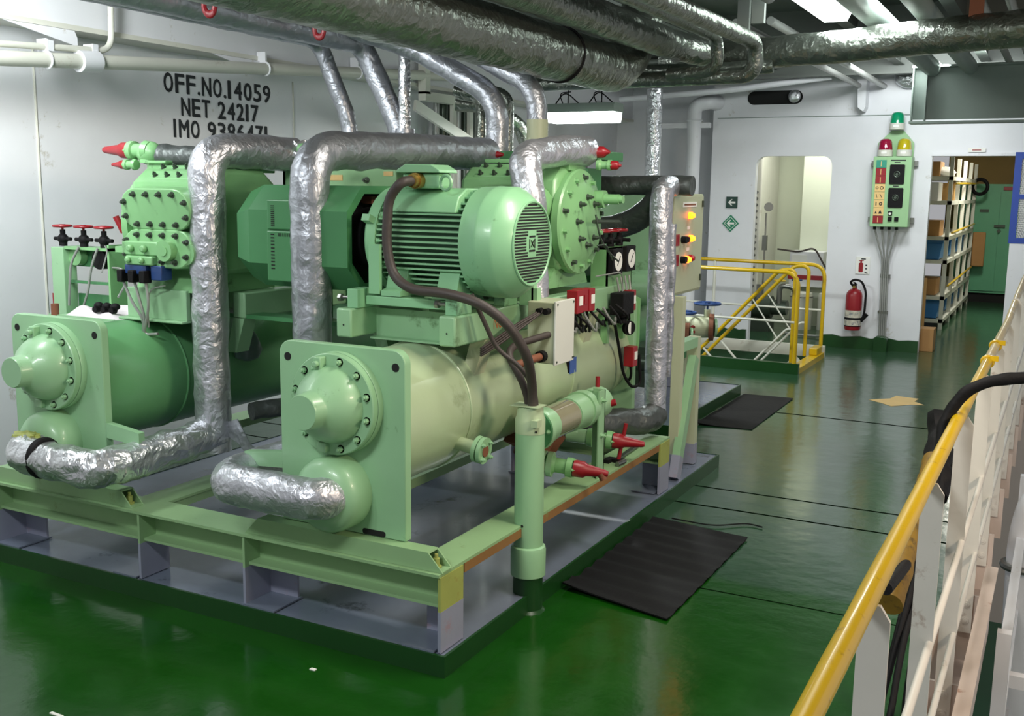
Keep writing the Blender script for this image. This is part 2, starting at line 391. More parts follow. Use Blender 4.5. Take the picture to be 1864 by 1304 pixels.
# ------------------------------------------------------------------ the setting
HX0, HX1, HY0, HY1 = -4.55, -2.42, 10.72, 11.95          # stair hatch
m = MB()
m.box((-6, -1.5, -0.12), (-0.365, HY0, 0)); m.box((-6, HY0, -0.12), (HX0, HY1, 0)); m.box((HX1, HY0, -0.12), (-0.365, HY1, 0)); m.box((-6, HY1, -0.12), (-0.365, 21, 0))
m.box((-0.365, 11.6, -0.12), (2.6, 21, 0))
fl = struct(m.obj('floor', 'floor', smooth=False, loc=(0, 0, 0)))
m = MB(); m.box((-5.72, -1.5, -0.1), (-5.6, 13.72, 3.4)); struct(m.obj('wall_left', 'white', smooth=False))
m = MB()
for y in (4.42, 6.83, 9.3, 11.4): m.cyl((-5.597, y, 0.1), (-5.597, y, 2.66), 0.007, n=6)
struct(m.obj('trim_1', 'offwhite'))
arc = lambda cx, cz, r, a0, a1: [(cx+r*math.cos(math.radians(a0+(a1-a0)*k/6)), cz+r*math.sin(math.radians(a0+(a1-a0)*k/6))) for k in range(7)]
DX0, DX1, DZ = -3.44, -2.535, 2.26
poly = [(-3.94, -0.05), (DX0, -0.05), (DX0, 0.06)] + arc(DX0+0.12, DZ-0.12, 0.12, 180, 90) + arc(DX1-0.12, DZ-0.12, 0.12, 90, 0) + [(DX1, 0.06), (DX1, -0.05), (-1.432, -0.05), (-1.432, 2.285), (-0.50, 2.285), (-0.50, -0.05), (2.6, -0.05), (2.6, 3.4), (-3.94, 3.4)]
m = MB(); m.prism(poly, 'y', 12.9, 13.0); struct(m.obj('wall_back', 'white', smooth=False))
m = MB(); m.box((-5.6, 13.7, -0.05), (-3.94, 13.8, 3.4)); struct(m.obj('wall_back_recess', 'white', smooth=False))
m = MB(); m.box((-4.0, 12.9, -0.05), (-3.94, 13.7, 3.4)); struct(m.obj('wall_recess_side', 'white', smooth=False))
m = MB(); m.box((-3.94, 12.885, 2.715), (-1.42, 12.9, 2.722)); struct(m.obj('trim_2', 'beam', smooth=False))
for i, (a, b, h) in enumerate(((-3.94, DX0-0.02, 0.13), (DX1+0.02, -1.435, 0.14))):
    m = MB(); m.prism([(a, -0.02), (b, -0.02), (b, h)] + [(a+(b-a)*k/10, h+0.012*math.sin(k*2.1)) for k in range(9, 0, -1)] + [(a, h)], 'y', 12.86, 12.9); struct(m.obj('baseboard_back' if i == 0 else 'baseboard_pillar', 'darkgreen', smooth=False))
m = MB(); m.prism([(-2.285, 3.36), (-2.17, 3.36), (-2.165, 2.80), (-2.19, 2.75), (-2.25, 2.80)], 'y', 12.70, 12.9); struct(m.obj('trim_3', 'white', smooth=False))
m = MB(); m.box((-6, -1.5, 3.4), (2.6, 21, 3.5)); struct(m.obj('ceiling', 'ceil', smooth=False))
for i, y in enumerate((2.05, 4.6, 6.2, 9.6, 10.25, 12.2)):
    m = MB(); m.box((-5.6, y-0.01, 3.12), (2.6, y+0.01, 3.4)); m.box((-5.6, y-0.07, 3.10), (2.6, y+0.07, 3.12)); struct(m.obj('trim_%d' % (10+i), 'ceil', smooth=False))
for i, x in enumerate((-0.9, -1.75, -3.1)):
    m = MB(); m.box((x-0.008, 2.1, 3.2), (x+0.008, 12.9, 3.4)); m.box((x-0.05, 2.1, 3.19), (x+0.05, 12.9, 3.2)); struct(m.obj('trim_%d' % (20+i), 'ceil', smooth=False))
m = MB(); m.box((-5.6, -1.5, 2.775), (-5.38, 13.7, 3.4)); struct(m.obj('trim_4', 'white', smooth=False))
m = MB(); m.box((-5.6, -1.5, 2.745), (-5.36, 13.7, 2.775)); struct(m.obj('trim_5', 'offwhite', smooth=False))
# room behind the oval door opening
m = MB(); m.box((-5.2, 15.3, -0.05), (-1.9, 15.4, 3.4)); m.box((-1.98, 13.0, -0.05), (-1.9, 15.3, 3.4)); m.box((-3.27, 14.75, -0.05), (-1.98, 15.3, 3.4)); struct(m.obj('wall_room', mat('room_white_green', '#DDE3CF', 0.5, var=0.02), smooth=False))
# store room behind the right opening
m = MB(); m.box((-2.0, 20.6, -0.05), (0.6, 20.7, 3.4)); struct(m.obj('wall_store_end', mat('store_timber', '#A88A4E', 0.6, var=0.15, scale=2), smooth=False))
m = MB(); m.box((-0.48, 13.0, -0.05), (-0.4, 20.6, 3.4)); struct(m.obj('wall_store_right', 'offwhite', smooth=False))
m = MB(); m.box((-2.5, 13.0, -0.05), (-2.45, 20.6, 3.4)); struct(m.obj('wall_store_left', 'offwhite', smooth=False))
m = MB(); m.box((-1.44, 12.88, 2.255), (-0.5, 13.02, 2.29)); struct(m.obj('trim_6', 'white', smooth=False))
# stairwell below the hatch
m = MB()
m.box((HX0-0.03, HY0-0.03, -1.6), (HX1+0.03, HY0, -0.12)); m.box((HX0-0.03, HY1, -1.6), (HX1+0.03, HY1+0.03, -0.12)); m.box((HX1, HY0, -1.6), (HX1+0.03, HY1, -0.12)); m.box((HX0-0.03, HY0, -1.6), (HX0, HY1, -0.12)); m.box((HX0, HY0, -1.65), (HX1, HY1, -1.6))
struct(m.obj('wall_stairwell', 'offwhite', smooth=False))
# the shaft beside the walkway: edge plate and the deck below
m = MB(); m.box((-0.372, -1.5, -0.42), (-0.36, 11.6, 0.015)); m.box((-0.372, 11.59, -0.42), (2.6, 11.605, 0.0)); struct(m.obj('trim_7', 'rail_pink', smooth=False))
m = MB(); m.box((-0.36, 0.5, -0.42), (-0.27, 11.5, -0.405)); struct(m.obj('trim_8', 'rail_pink', smooth=False))
m = MB(); m.box((-3.0, -1.5, -2.7), (3.5, 16, -2.6)); struct(m.obj('floor_lower', mat('lower_deck_green', '#1F6A4A', 0.3, var=0.1), smooth=False))
m = MB(); m.box((-1.2, 11.62, -2.6), (2.6, 11.7, -0.12)); struct(m.obj('wall_shaft_end', mat('shaft_wall_pink_white', '#E0D3CB', 0.5, var=0.04), smooth=False))

# plinth trays under the machines
def plinth(name, x0, x1, y0, y1, h, label):
    t = thing(name, label, 'plinth', ((x0+x1)/2, (y0+y1)/2, 0), 'machine plinths')
    m = MB(); m.box((x0+0.012, y0+0.012, 0), (x1-0.012, y1-0.012, h-0.004)); m.obj('grey_top', 'plinth', t, smooth=False)
    m = MB()
    for a, b in (((x0, y0), (x1, y0+0.012)), ((x0, y1-0.012), (x1, y1)), ((x0, y0+0.012), (x0+0.012, y1-0.012)), ((x1-0.012, y0+0.012), (x1, y1-0.012))):
        m.box((a[0], a[1], 0), (b[0], b[1], h))
    m.obj('kerb', 'darkgreen', t, smooth=False)
plinth('plinth', -4.86, -1.955, 3.205, 6.755, 0.086, 'large grey painted plinth with dark green kerb under the two front machines')
plinth('plinth', -4.9, -2.52, 7.35, 9.3, 0.10, 'small dark grey plinth with green kerb behind the machines, nearer the stair')

# rubber mats: corrugated front one, flat back one
def rubber_mat(c4, label, wave, y_pts=26):
    A, B, C, D = [Vector(p) for p in c4]; m = MB(); nu, nv = 10, y_pts; vs = []; fs = []
    for top in (1, 0):
        for j in range(nv+1):
            for i in range(nu+1):
                u, v = i/nu, j/nv; p = A.lerp(B, u).lerp(D.lerp(C, u), v)
                lift = wave*(0.5+0.5*math.cos(v*math.pi*18))*(0.6+0.4*(1-u)) + 0.012*max(0, noise.noise(p*2.1)) + (0.02*(1-u)**3 if v < 0.1 else 0)
                vs.append((p.x, p.y, (0.006+lift) if top else 0.001+lift*0.9))
    k = (nu+1)*(nv+1)
    for o in (0, k):
        for j in range(nv):
            for i in range(nu): a = o+j*(nu+1)+i; fs.append((a, a+1, a+nu+2, a+nu+1))
    ring = [i for i in range(nu+1)]+[j*(nu+1)+nu for j in range(1, nv+1)]+[nv*(nu+1)+i for i in range(nu-1, -1, -1)]+[j*(nu+1) for j in range(nv-1, 0, -1)]
    for a, b in zip(ring, ring[1:]+ring[:1]): fs.append((a, b, b+k, a+k))
    m.add(vs, fs); o = m.obj('rubber_mat', 'black'); tag(o, label, 'mat')
rubber_mat([(-1.945, 4.24, 0), (-1.395, 4.13, 0), (-1.38, 5.37, 0), (-1.945, 5.45, 0)], 'black corrugated rubber mat on the deck beside the front plinth', 0.012, 90)
rubber_mat([(-2.50, 7.90, 0), (-2.055, 7.96, 0), (-2.06, 9.37, 0), (-2.505, 9.36, 0)], 'flat black rubber mat on the deck beside the small rear plinth', 0.0)
m = MB(); m.tube([(-1.85, 5.50, 0.008), (-1.6, 5.47, 0.012), (-1.45, 5.62, 0.01), (-1.36, 5.60, 0.008)], 0.004, n=8); tag(m.obj('cord', 'black'), 'thin black cord lying at the far edge of the corrugated mat', 'cord')
# painted arrow on deck
m = MB(); m.prism([(-1.46, 9.70), (-1.30, 9.86), (-1.27, 10.02), (-1.07, 9.98), (-1.09, 9.83), (-0.99, 9.70), (-1.10, 9.66), (-1.24, 9.50), (-1.33, 9.60)], 'z', 0.0005, 0.002); tag(m.obj('floor_arrow', 'beige', smooth=False), 'worn beige arrow painted on the green walkway deck', 'floor marking')
m = MB(); m.box((-2.45, 3.015, 0.0), (-2.425, 3.03, 0.003)); tag(m.obj('paper_scrap', 'labelwhite', smooth=False), 'tiny white scrap lying on the dark green deck in front', 'litter')
m = MB(); m.box((-3.03, 2.30, 0.0), (-2.97, 2.312, 0.003)); tag(m.obj('tape_scrap', 'labelwhite', smooth=False), 'small pale strip of tape on the deck at the bottom left', 'litter')

# wall lettering
for i, (t_, y0, w, z0, h, lb) in enumerate((('OFF.NO.14059', 5.459, 1.10, 2.475, 0.128, 'black stencil line OFF.NO.14059 painted on the white left wall'), ('NET 24217', 5.615, 0.80, 2.322, 0.122, 'black stencil line NET 24217 painted on the white left wall'), ('IMO 9386471', 5.535, 0.99, 2.170, 0.122, 'black stencil line IMO 9386471 on the left wall, lowest of three'))):
    t = thing('stencil_lettering', lb, 'lettering', (-5.597, y0, z0), 'tonnage marks on the left wall')
    for word in stencil(t_, w, h, (-5.597, y0, z0), (0, 1, 0), (0, 0, 1)):
        m = MB()
        for vs, fs in word:
            for k, (dy, dz) in enumerate(((-0.004, 0), (0.004, 0), (0, -0.003), (0, 0.003), (-0.003, 0.003), (0.003, -0.003))): m.add([v+Vector((0.0003*k, dy, dz)) for v in vs], fs)
        m.obj('word', 'ink', t, smooth=False)

# pipes along the left wall
t = thing('wall_pipe', 'long white drain pipe running along the top of the left wall', 'pipe', (-5.3, 5, 2.4))
WZ = lambda y: 2.403+(y-2.4)*0.0746
m = MB(); m.tube([(-5.3, 2.4, WZ(2.4)), (-5.3, 9.0, WZ(9.0))], 0.043, n=20, step=0.6); m.obj('pipe_run', 'offwhite', t)
m = MB(); m.cyl((-5.3, 4.50, WZ(4.5)), (-5.3, 4.64, WZ(4.64)), 0.064, n=24); m.obj('coupling', 'white', t)
for y in (4.28, 6.16, 7.3):
    z = WZ(y); m = MB(); m.torus((-5.3, y, z), (0, 1, 0.07), 0.047, 0.007); m.box((-5.37, y-0.008, z+0.03), (-5.29, y+0.008, z+0.12)); m.obj('hanger', 'white', t)
t = thing('conduit_pipe', 'thin white pipe bending upward above the wall drain pipe', 'pipe', (-5.31, 4, 2.6))
m = MB(); m.tube([(-5.31, 2.4, 2.50), (-5.31, 4.76, 2.648), (-5.31, 4.79, 3.4)], 0.019, fillet=0.1, n=12); m.obj('pipe_run', 'offwhite', t)
for y, z in ((4.30, 2.625), (4.62, 2.641)):
    m = MB(); m.box((-5.37, y-0.02, z-0.03), (-5.285, y+0.02, z+0.03)); m.obj('clip', 'white', t)
for i, (y, z) in enumerate(((4.42, 2.70), (6.05, 2.70))):
    m = MB(); m.prism([(y-0.38, z+0.04), (y+0.10, z+0.04), (y+0.12, z), (y+0.12, z-0.05)], 'x', -5.355, -5.345)
    tag(m.obj('bracket_plate', 'white', smooth=False), ('white gusset plate above the wall drain pipe, near the upward bend', 'grey white gusset plate above the wall drain pipe over the lettering')[i], 'bracket')

# lamps
def lamp(x0, x1, y0, y1, z, watt, col, label, cage=False, ax='x'):
    t = thing('fluorescent_lamp', label, 'lamp', ((x0+x1)/2, (y0+y1)/2, z), 'fluorescent lamps')
    m = MB(); m.prism([(-0.5, 0.09), (0.5, 0.09), (0.5, 0.14), (0.42, 0.17), (-0.42, 0.17), (-0.5, 0.14)], 'x', 0, 1)
    sx, sy = x1-x0, y1-y0
    if ax == 'x': m.v = [Vector((x0+p.x*sx, (y0+y1)/2+p.y*sy, z+p.z)) for p in m.v]
    else: m.v = [Vector(((x0+x1)/2+p.y*sx, y0+p.x*sy, z+p.z)) for p in m.v]
    m.obj('housing', 'beam', t)
    d = MB(); d.prism([(-0.47, 0.09), (-0.47, 0.05), (-0.36, 0.0), (0.36, 0.0), (0.47, 0.05), (0.47, 0.09)], 'x', 0.02, 0.98)
    if ax == 'x': d.v = [Vector((x0+p.x*sx, (y0+y1)/2+p.y*sy, z+p.z)) for p in d.v]
    else: d.v = [Vector(((x0+x1)/2+p.y*sx, y0+p.x*sy, z+p.z)) for p in d.v]
    d.obj('diffuser', 'lampon', t)
    m = MB()
    for k in (0.25, 0.75):
        p = (x0+sx*k, (y0+y1)/2) if ax == 'x' else ((x0+x1)/2, y0+sy*k)
        m.cyl((p[0], p[1], z+0.165), (p[0], p[1], 3.41), 0.006, n=8)
        if cage: m.tube([(p[0]-0.13, p[1], z+0.17), (p[0]-0.02, p[1]-0.03, z+0.29), (p[0]+0.12, p[1], z+0.165)], 0.006, n=6); m.tube([(p[0]-0.05, p[1], z+0.17), (p[0]-0.08, p[1]-0.03, z+0.27), (p[0]+0.03, p[1], z+0.28)], 0.005, n=6)
    m.obj('hanger_wire' if cage else 'stem', 'black' if cage else 'steel', t)
lamp(-4.34, -3.67, 8.88, 9.12, 2.44, 40, COOL, 'lit fluorescent lamp hanging on wire above the machines by the far wall', True)
lamp(-1.63, -1.42, 6.35, 7.62, 2.99, 40, COOL, 'lit fluorescent lamp under the ceiling pipes over the walkway', False, 'y')

# girder above the store opening
t = thing('girder', 'grey green steel girder over the store room opening', 'girder', (-0.5, 11, 2.5))
m = MB(); m.box((-1.44, 11.0, 2.54), (1.2, 11.012, 3.02)); m.obj('web', 'beam', t, smooth=False)
m = MB(); m.box((-1.45, 10.90, 2.50), (1.2, 11.10, 2.52)); m.obj('bottom_flange', 'beam', t, smooth=False)
m = MB(); m.box((-1.45, 10.90, 3.02), (1.2, 11.10, 3.04)); m.obj('top_flange', 'beam', t, smooth=False)
for x in (-1.44, -1.32, 0.2):
    m = MB(); m.box((x, 10.9, 2.52), (x+0.012, 11.0, 3.02)); m.obj('stiffener', 'beam', t, smooth=False)

# signs on the back wall
t = thing('exit_sign', 'dark square sign with white left arrow on the back wall', 'sign', (-3.717, 12.89, 1.7), 'escape arrow signs')
m = MB(); m.box((-3.787, 12.885, 1.627), (-3.647, 12.9, 1.767)); m.obj('board', 'signdark', t, smooth=False)
arrow = lambda cx, cz, s: [(cx-s, cz), (cx-s*0.15, cz+s*0.85), (cx+s*0.2, cz+s*0.85), (cx-s*0.3, cz+s*0.25), (cx+s, cz+s*0.25), (cx+s, cz-s*0.25), (cx-s*0.3, cz-s*0.25), (cx+s*0.2, cz-s*0.85), (cx-s*0.15, cz-s*0.85)]
m = MB(); m.prism(arrow(-3.717, 1.697, 0.046), 'y', 12.882, 12.885); m.obj('arrow', 'labelwhite', t, smooth=False)
t = thing('exit_sign', 'green diamond sign with white left arrow on the back wall', 'sign', (-3.722, 12.89, 1.44), 'escape arrow signs')
dia = lambda cx, cz, s: [(cx-s, cz), (cx, cz+s), (cx+s, cz), (cx, cz-s)]
m = MB(); m.prism(dia(-3.722, 1.44, 0.105), 'y', 12.886, 12.9); m.obj('board', 'signgreen', t, smooth=False)
m = MB(); m.prism(dia(-3.722, 1.44, 0.082)+[], 'y', 12.884, 12.886); m.obj('white_border', 'labelwhite', t, smooth=False)
m = MB(); m.prism(dia(-3.722, 1.44, 0.074), 'y', 12.883, 12.884); m.obj('green_field', 'signgreen', t, smooth=False)
m = MB(); m.prism(arrow(-3.722, 1.44, 0.048), 'y', 12.881, 12.883); m.obj('arrow', 'labelwhite', t, smooth=False)
m = MB(); m.box((-1.065, 12.868, 2.296), (-0.885, 12.88, 2.342)); t = m.obj('nameplate', 'labelwhite', smooth=False); tag(t, 'small white nameplate above the store room opening', 'sign')
m = MB(); m.box((-1.02, 12.866, 2.314), (-0.93, 12.868, 2.324)); m.obj('faded_line', 'red', t, smooth=False)

# alarm column
t = thing('alarm_panel', 'green alarm panel with red, yellow and green beacons on the pillar', 'alarm panel', (-1.825, 12.75, 1.45))
m = MB(); m.box((-2.03, 12.66, 1.455), (-1.615, 12.86, 2.245)); m.obj('cabinet', 'guardlight', t, 0.008, smooth=False)
m = MB()
for x, z in ((-1.60, 2.17), (-1.60, 1.53), (-2.055, 2.17), (-2.055, 1.53)): m.box((x-0.025, 12.84, z-0.03), (x+0.025, 12.9, z+0.03))
m.obj('mounting_tabs', 'steel', t, smooth=False)
m = MB(); m.prism([(-2.02, 2.245), (-1.63, 2.245), (-1.63, 2.40), (-1.75, 2.54), (-1.88, 2.54), (-2.02, 2.40)], 'y', 12.84, 12.86); m.obj('back_plate', 'guardlight', t, smooth=False)
for (x, z, c, nm) in ((-1.925, 2.25, 'glassr', 'red beacon'), (-1.72, 2.25, 'glassy', 'yellow beacon'), (-1.815, 2.545, 'glassg', 'green beacon')):
    m = MB(); m.cyl((x, 12.76, z), (x, 12.76, z+0.07), 0.082, n=28); b = m.obj('beacon', 'offwhite', t, label=nm)
    m = MB(); m.lathe((x, 12.76, z+0.07), (0, 0, 1), [(0, 0.078), (0.09, 0.07), (0.115, 0.055), (0.125, 0.03)], 28); m.obj('lens', c, b)
    m = MB(); m.box((x-0.03, 12.674, z+0.025), (x+0.03, 12.678, z+0.05)); m.obj('label_plate', 'labelwhite', b, smooth=False)
zs = [2.205-0.0895*k for k in range(8)]
for k, c in enumerate(('teal', 'red', 'red', 'labelcream', 'labelcream', 'labelcream', 'labelcream', 'red')):
    m = MB(); m.box((-1.995, 12.652, zs[k]-0.085), (-1.885, 12.66, zs[k])); w = m.obj('window', c, t, smooth=False)
    z = zs[k]-0.043; m = MB()
    if k == 3: m.torus((-1.92, 12.651, z), (0, 1, 0), 0.016, 0.004, 16, 6); m.torus((-1.97, 12.651, z), (0, 1, 0), 0.012, 0.004, 16, 6)
    elif k == 4: m.bar((-1.935, 12.65, z+0.02), (-1.91, 12.65, z-0.02), 0.008, 0.004); m.bar((-1.975, 12.65, z+0.02), (-1.965, 12.65, z-0.02), 0.008, 0.004)
    elif k == 5: m.torus((-1.92, 12.651, z), (0, 1, 0), 0.014, 0.005, 16, 6); m.box((-1.975, 12.648, z-0.02), (-1.965, 12.652, z+0.02))
    elif k == 6: m.prism([(-1.94, z-0.02), (-1.92, z+0.02), (-1.90, z-0.02)], 'y', 12.648, 12.652); m.prism([(-1.98, z-0.02), (-1.968, z+0.01), (-1.955, z-0.02)], 'y', 12.648, 12.652)
    else: m.box((-1.945, 12.648, z-0.03), (-1.937, 12.652, z+0.03))
    m.obj('symbol', 'ink' if 3 <= k <= 6 else 'labelcream', w)
for z in (2.045, 1.785):
    m = MB(); m.prism(rrect(-1.845, -1.685, z-0.11, z+0.11, 0.015), 'y', 12.645, 12.66); s_ = m.obj('loudspeaker', 'black', t)
    m = MB(); m.torus((-1.765, 12.644, z), (0, 1, 0), 0.03, 0.006); m.cyl((-1.765, 12.648, z), (-1.765, 12.636, z), 0.016, n=14); m.obj('cone', 'boltdark', s_)
m = MB(); m.box((-1.84, 12.655, 2.195), (-1.68, 12.66, 2.207)); m.box((-1.80, 12.655, 2.175), (-1.74, 12.66, 2.183)); m.box((-1.80, 12.655, 1.91), (-1.74, 12.66, 1.92)); m.obj('caption_strip', 'ink', t, smooth=False)
for x, z, c in ((-1.81, 1.605, 'labelwhite'), (-1.81, 1.54, 'black'), (-1.74, 1.54, 'black')):
    m = MB(); m.box((x-0.022, 12.648, z-0.022), (x+0.022, 12.66, z+0.028)); b = m.obj('switch', 'black', t, smooth=False)
    m = MB(); m.cyl((x, 12.65, z), (x, 12.632, z), 0.014, n=14); m.obj('knob', c, b)
for k, x in enumerate((-1.985, -1.905, -1.825, -1.745)):
    m = MB(); m.cyl((x, 12.76, 1.455), (x, 12.76, 1.42), 0.018, n=12); m.obj('cable_gland', 'black', t)
    xe = -1.885+0.022*k
    m = MB(); m.tube([(x, 12.76, 1.43), (xe, 12.83, 1.08), (xe, 12.85, 0.9), (xe+0.02, 12.85, 0.12)], 0.011, fillet=0.06, n=10)
    tag(m.obj('conduit', 'duct'), 'grey cable conduit running from the alarm panel down the pillar', 'conduit', 'conduits below the alarm panel')
m = MB(); m.box((-1.9, 12.84, 0.86), (-1.79, 12.9, 0.90)); tag(m.obj('conduit_clamp', 'steel', smooth=False), 'upper steel clamp holding the conduits to the pillar', 'clamp')
m = MB(); m.box((-1.9, 12.84, 0.44), (-1.79, 12.9, 0.47)); tag(m.obj('conduit_clamp', 'steel', smooth=False), 'lower steel clamp holding the conduits to the pillar', 'clamp')
m = MB(); m.prism([(-1.92, -0.02), (-1.76, -0.02), (-1.76, 0.15), (-1.80, 0.18), (-1.88, 0.18), (-1.92, 0.15)], 'y', 12.74, 12.88); tag(m.obj('conduit_coaming', 'darkgreen', bev=0.01), 'dark green deck coaming box around the conduits at the pillar foot', 'coaming')

# extinguisher
t = thing('fire_extinguisher', 'red fire extinguisher hung on the white pillar', 'fire extinguisher', (-2.165, 12.79, 0.24))
X, Y = -2.165, 12.775
m = MB(); m.lathe((X, Y, 0.235), (0, 0, 1), [(0, 0.085), (0.02, 0.093), (0.40, 0.093), (0.44, 0.085), (0.475, 0.055), (0.485, 0.028), (0.50, 0.028)], 32); cy_ = m.obj('cylinder', 'red', t)
m = MB(); m.cyl((X, Y, 0.47), (X, Y, 0.285), 0.0942, n=32); m.obj('label_band', mat('extinguisher_label', '#C9C4B4', 0.5, var=0.6, scale=26, dirt='#3A4A6A', dirt_amt=0.3, dscale=22), cy_)
m = MB(); m.cyl((X, Y, 0.36), (X, Y, 0.385), 0.096, n=32); m.cyl((X, Y, 0.28), (X, Y, 0.29), 0.096, n=32); m.obj('strap', 'black', t)
m = MB(); m.cyl((X, Y, 0.735), (X, Y, 0.765), 0.022, n=14); m.box((X-0.03, Y-0.06, 0.765), (X+0.02, Y+0.05, 0.775)); m.bar((X, Y-0.06, 0.80), (X, Y+0.05, 0.775), 0.02, 0.008); m.obj('handle', 'black', t)
m = MB(); m.cyl((X, Y-0.02, 0.745), (X+0.0, Y-0.06, 0.745), 0.016, n=14); m.obj('gauge', 'brass', t)
m = MB(); m.tube([(X-0.02, Y-0.02, 0.755), (X-0.05, Y-0.05, 0.80), (X, Y-0.06, 0.835), (X+0.08, Y-0.05, 0.82), (X+0.135, Y-0.03, 0.7), (X+0.13, Y-0.02, 0.45), (X+0.10, Y-0.02, 0.34)], 0.013, fillet=0.06, n=12); m.cyl((X+0.10, Y-0.02, 0.34), (X+0.16, Y-0.03, 0.43), 0.013, 0.022, n=12); m.obj('hose', 'black', t)
m = MB(); m.box((X-0.05, 12.87, 0.62), (X+0.05, 12.9, 0.70)); m.obj('bracket', 'steel', t, smooth=False)
t = thing('safety_sign', 'small white pictogram sign above the fire extinguisher', 'sign', (-2.10, 12.89, 0.95))
m = MB(); m.box((-2.19, 12.888, 0.89), (-2.03, 12.9, 1.09)); m.obj('board', 'labelwhite', t, smooth=False)
m = MB(); m.prism(rrect(-2.155, -2.105, 0.91, 1.02, 0.012), 'y', 12.885, 12.888); m.box((-2.14, 12.885, 1.02), (-2.12, 12.888, 1.045)); m.bar((-2.155, 12.886, 1.045), (-2.10, 12.886, 1.05), 0.003, 0.01); m.obj('pictogram', 'red', t, smooth=False)
m = MB(); m.box((-2.08, 12.885, 0.985), (-2.06, 12.888, 1.0)); m.box((-2.08, 12.885, 0.945), (-2.06, 12.888, 0.96)); m.box((-2.13, 12.885, 1.06), (-2.08, 12.888, 1.072)); m.bar((-2.085, 12.886, 0.91), (-2.05, 12.886, 0.90), 0.003, 0.012); m.obj('symbols', 'ink', t, smooth=False)
# paper tab
# ------------------------------------------------------------------ stair hatch with rails
t = thing('stair_hatch', 'green coaming around the stair opening in the deck', 'hatch', ((HX0+HX1)/2, (HY0+HY1)/2, 0))
m = MB(); m.box((HX0, HY0-0.06, 0), (-2.31, HY0, 0.11)); m.obj('front_coaming', 'darkgreen', t, smooth=False)
m = MB(); m.box((HX0, HY1, 0), (-2.31, HY1+0.05, 0.13)); m.obj('back_coaming', 'offwhite', t, smooth=False)
m = MB(); m.box((HX1, HY0, 0), (-2.31, HY1, 0.06)); m.obj('landing_step', 'yellow', t, smooth=False)
m = MB(); m.box((HX1, HY1-0.30, 0.06), (-2.33, HY1-0.02, 0.14)); m.obj('step_block', 'yellow', t, 0.01, smooth=False)
def hoop_rail(y, z0, label, xend, gap):
    t = thing('guard_rail', label, 'guard rail', (-2.36, y, 0), 'guard rails of the stair hatch')
    m = MB(); m.tube([(xend, y, 1.055), (-2.36, y, 1.035), (-2.36, y, z0)], 0.021, fillet=0.16, n=14); m.obj('top_rail', 'yellow', t)
    m = MB(); m.tube([(xend, y, 0.545), (-2.36, y, 0.53)], 0.012, n=10); m.obj('mid_rail', 'offwhite', t)
    for x in gap:
        m = MB(); m.cyl((x, y, z0), (x, y, 1.05), 0.018, n=12); m.obj('post', 'offwhite', t)
hoop_rail(10.69, 0.06, 'yellow topped guard rail on the near side of the stair hatch', -4.5, (-3.9,))
hoop_rail(11.975, 0.06, 'yellow topped guard rail on the far side of the stair hatch', -4.5, (-3.62, -4.3))
def stair_rail(y, label):
    t = thing('stair_handrail', label, 'handrail', (-2.5, y, 0), 'yellow handrails of the stair')
    m = MB(); m.tube([(-2.46, y, 0.05), (-2.46, y, 1.04), (-2.62, y, 1.04), (-3.75, y, -0.20)], 0.02, fillet=0.13, n=14); m.obj('handrail', 'yellow', t)
    m = MB(); m.tube([(-2.46, y, 0.42), (-2.52, y, 0.42), (-3.35, y, -0.50)], 0.013, n=10, fillet=0.03); m.obj('mid_rail', 'offwhite', t)
    m = MB(); m.cyl((-3.42, y, 0.16), (-2.98, y, -0.3), 0.013, n=10); m.cyl((-2.9, y, 0.72-0.0), (-2.62, y, 0.32), 0.008, n=8); m.obj('strut', 'offwhite', t)
stair_rail(10.98, 'sloping yellow stair handrail, nearer of the pair'); stair_rail(11.62, 'sloping yellow stair handrail, farther of the pair')
t = thing('stair', 'steep steel stair going down through the hatch', 'stair', (-3.2, 11.3, -1.6))
for y in (10.98, 11.62):
    m = MB(); m.bar((-2.50, y, 0.0), (-4.0, y, -1.58), 0.012, 0.16); m.obj('stringer', 'offwhite', t, smooth=False)
for k in range(6):
    m = MB(); m.box((-2.72-0.19*k, 10.99, -0.16-0.22*k), (-2.52-0.19*k, 11.61, -0.14-0.22*k)); m.obj('tread', 'beam', t, smooth=False)

# ------------------------------------------------------------------ things in the room behind the oval opening
t = thing('separator_tank', 'pale bolted tank front seen through the door opening', 'tank', (-4.3, 14.6, 0))
m = MB(); m.box((-4.9, 14.3, 0.1), (-3.72, 15.25, 2.5)); m.obj('body', 'offwhite', t, 0.02, smooth=False)
m = MB()
for k in range(16):
    z = 0.55+0.085*k
    m.hexbolt((-3.78, 14.3, z), (0, -1, 0), 0.014, 0.03)
    if k % 2 == 0: m.hexbolt((-3.46, 14.75, z), (0, -1, 0), 0.014, 0.03) if False else None
for k in range(16): m.hexbolt((-4.09, 14.3, 0.5+0.09*k), (0, -1, 0), 0.012, 0.03)
m.obj('bolts', 'steel', t)
m = MB(); m.cyl((-4.0, 14.28, 0.1), (-4.0, 14.28, 2.6), 0.03, n=14); m.cyl((-4.0, 14.28, 1.5), (-4.0, 14.28, 1.62), 0.05, n=14); m.obj('level_pipe', 'white', t)
m = MB(); m.tube([(-3.62, 14.22, 0.4), (-3.62, 14.22, 1.55)], 0.012, n=8); m.cyl((-3.60, 14.25, 1.63), (-3.58, 14.17, 1.63), 0.06, n=24); m.box((-3.65, 14.18, 1.05), (-3.59, 14.24, 1.25)); m.obj('gauge_line', 'steel', t)
t = thing('control_box', 'white instrument box with red band beyond the yellow rails', 'control box', (-3.1, 14.5, 0.6))
m = MB(); m.box((-3.33, 14.45, 0.56), (-2.88, 14.74, 1.04)); m.obj('case', 'white', t, 0.01, smooth=False)
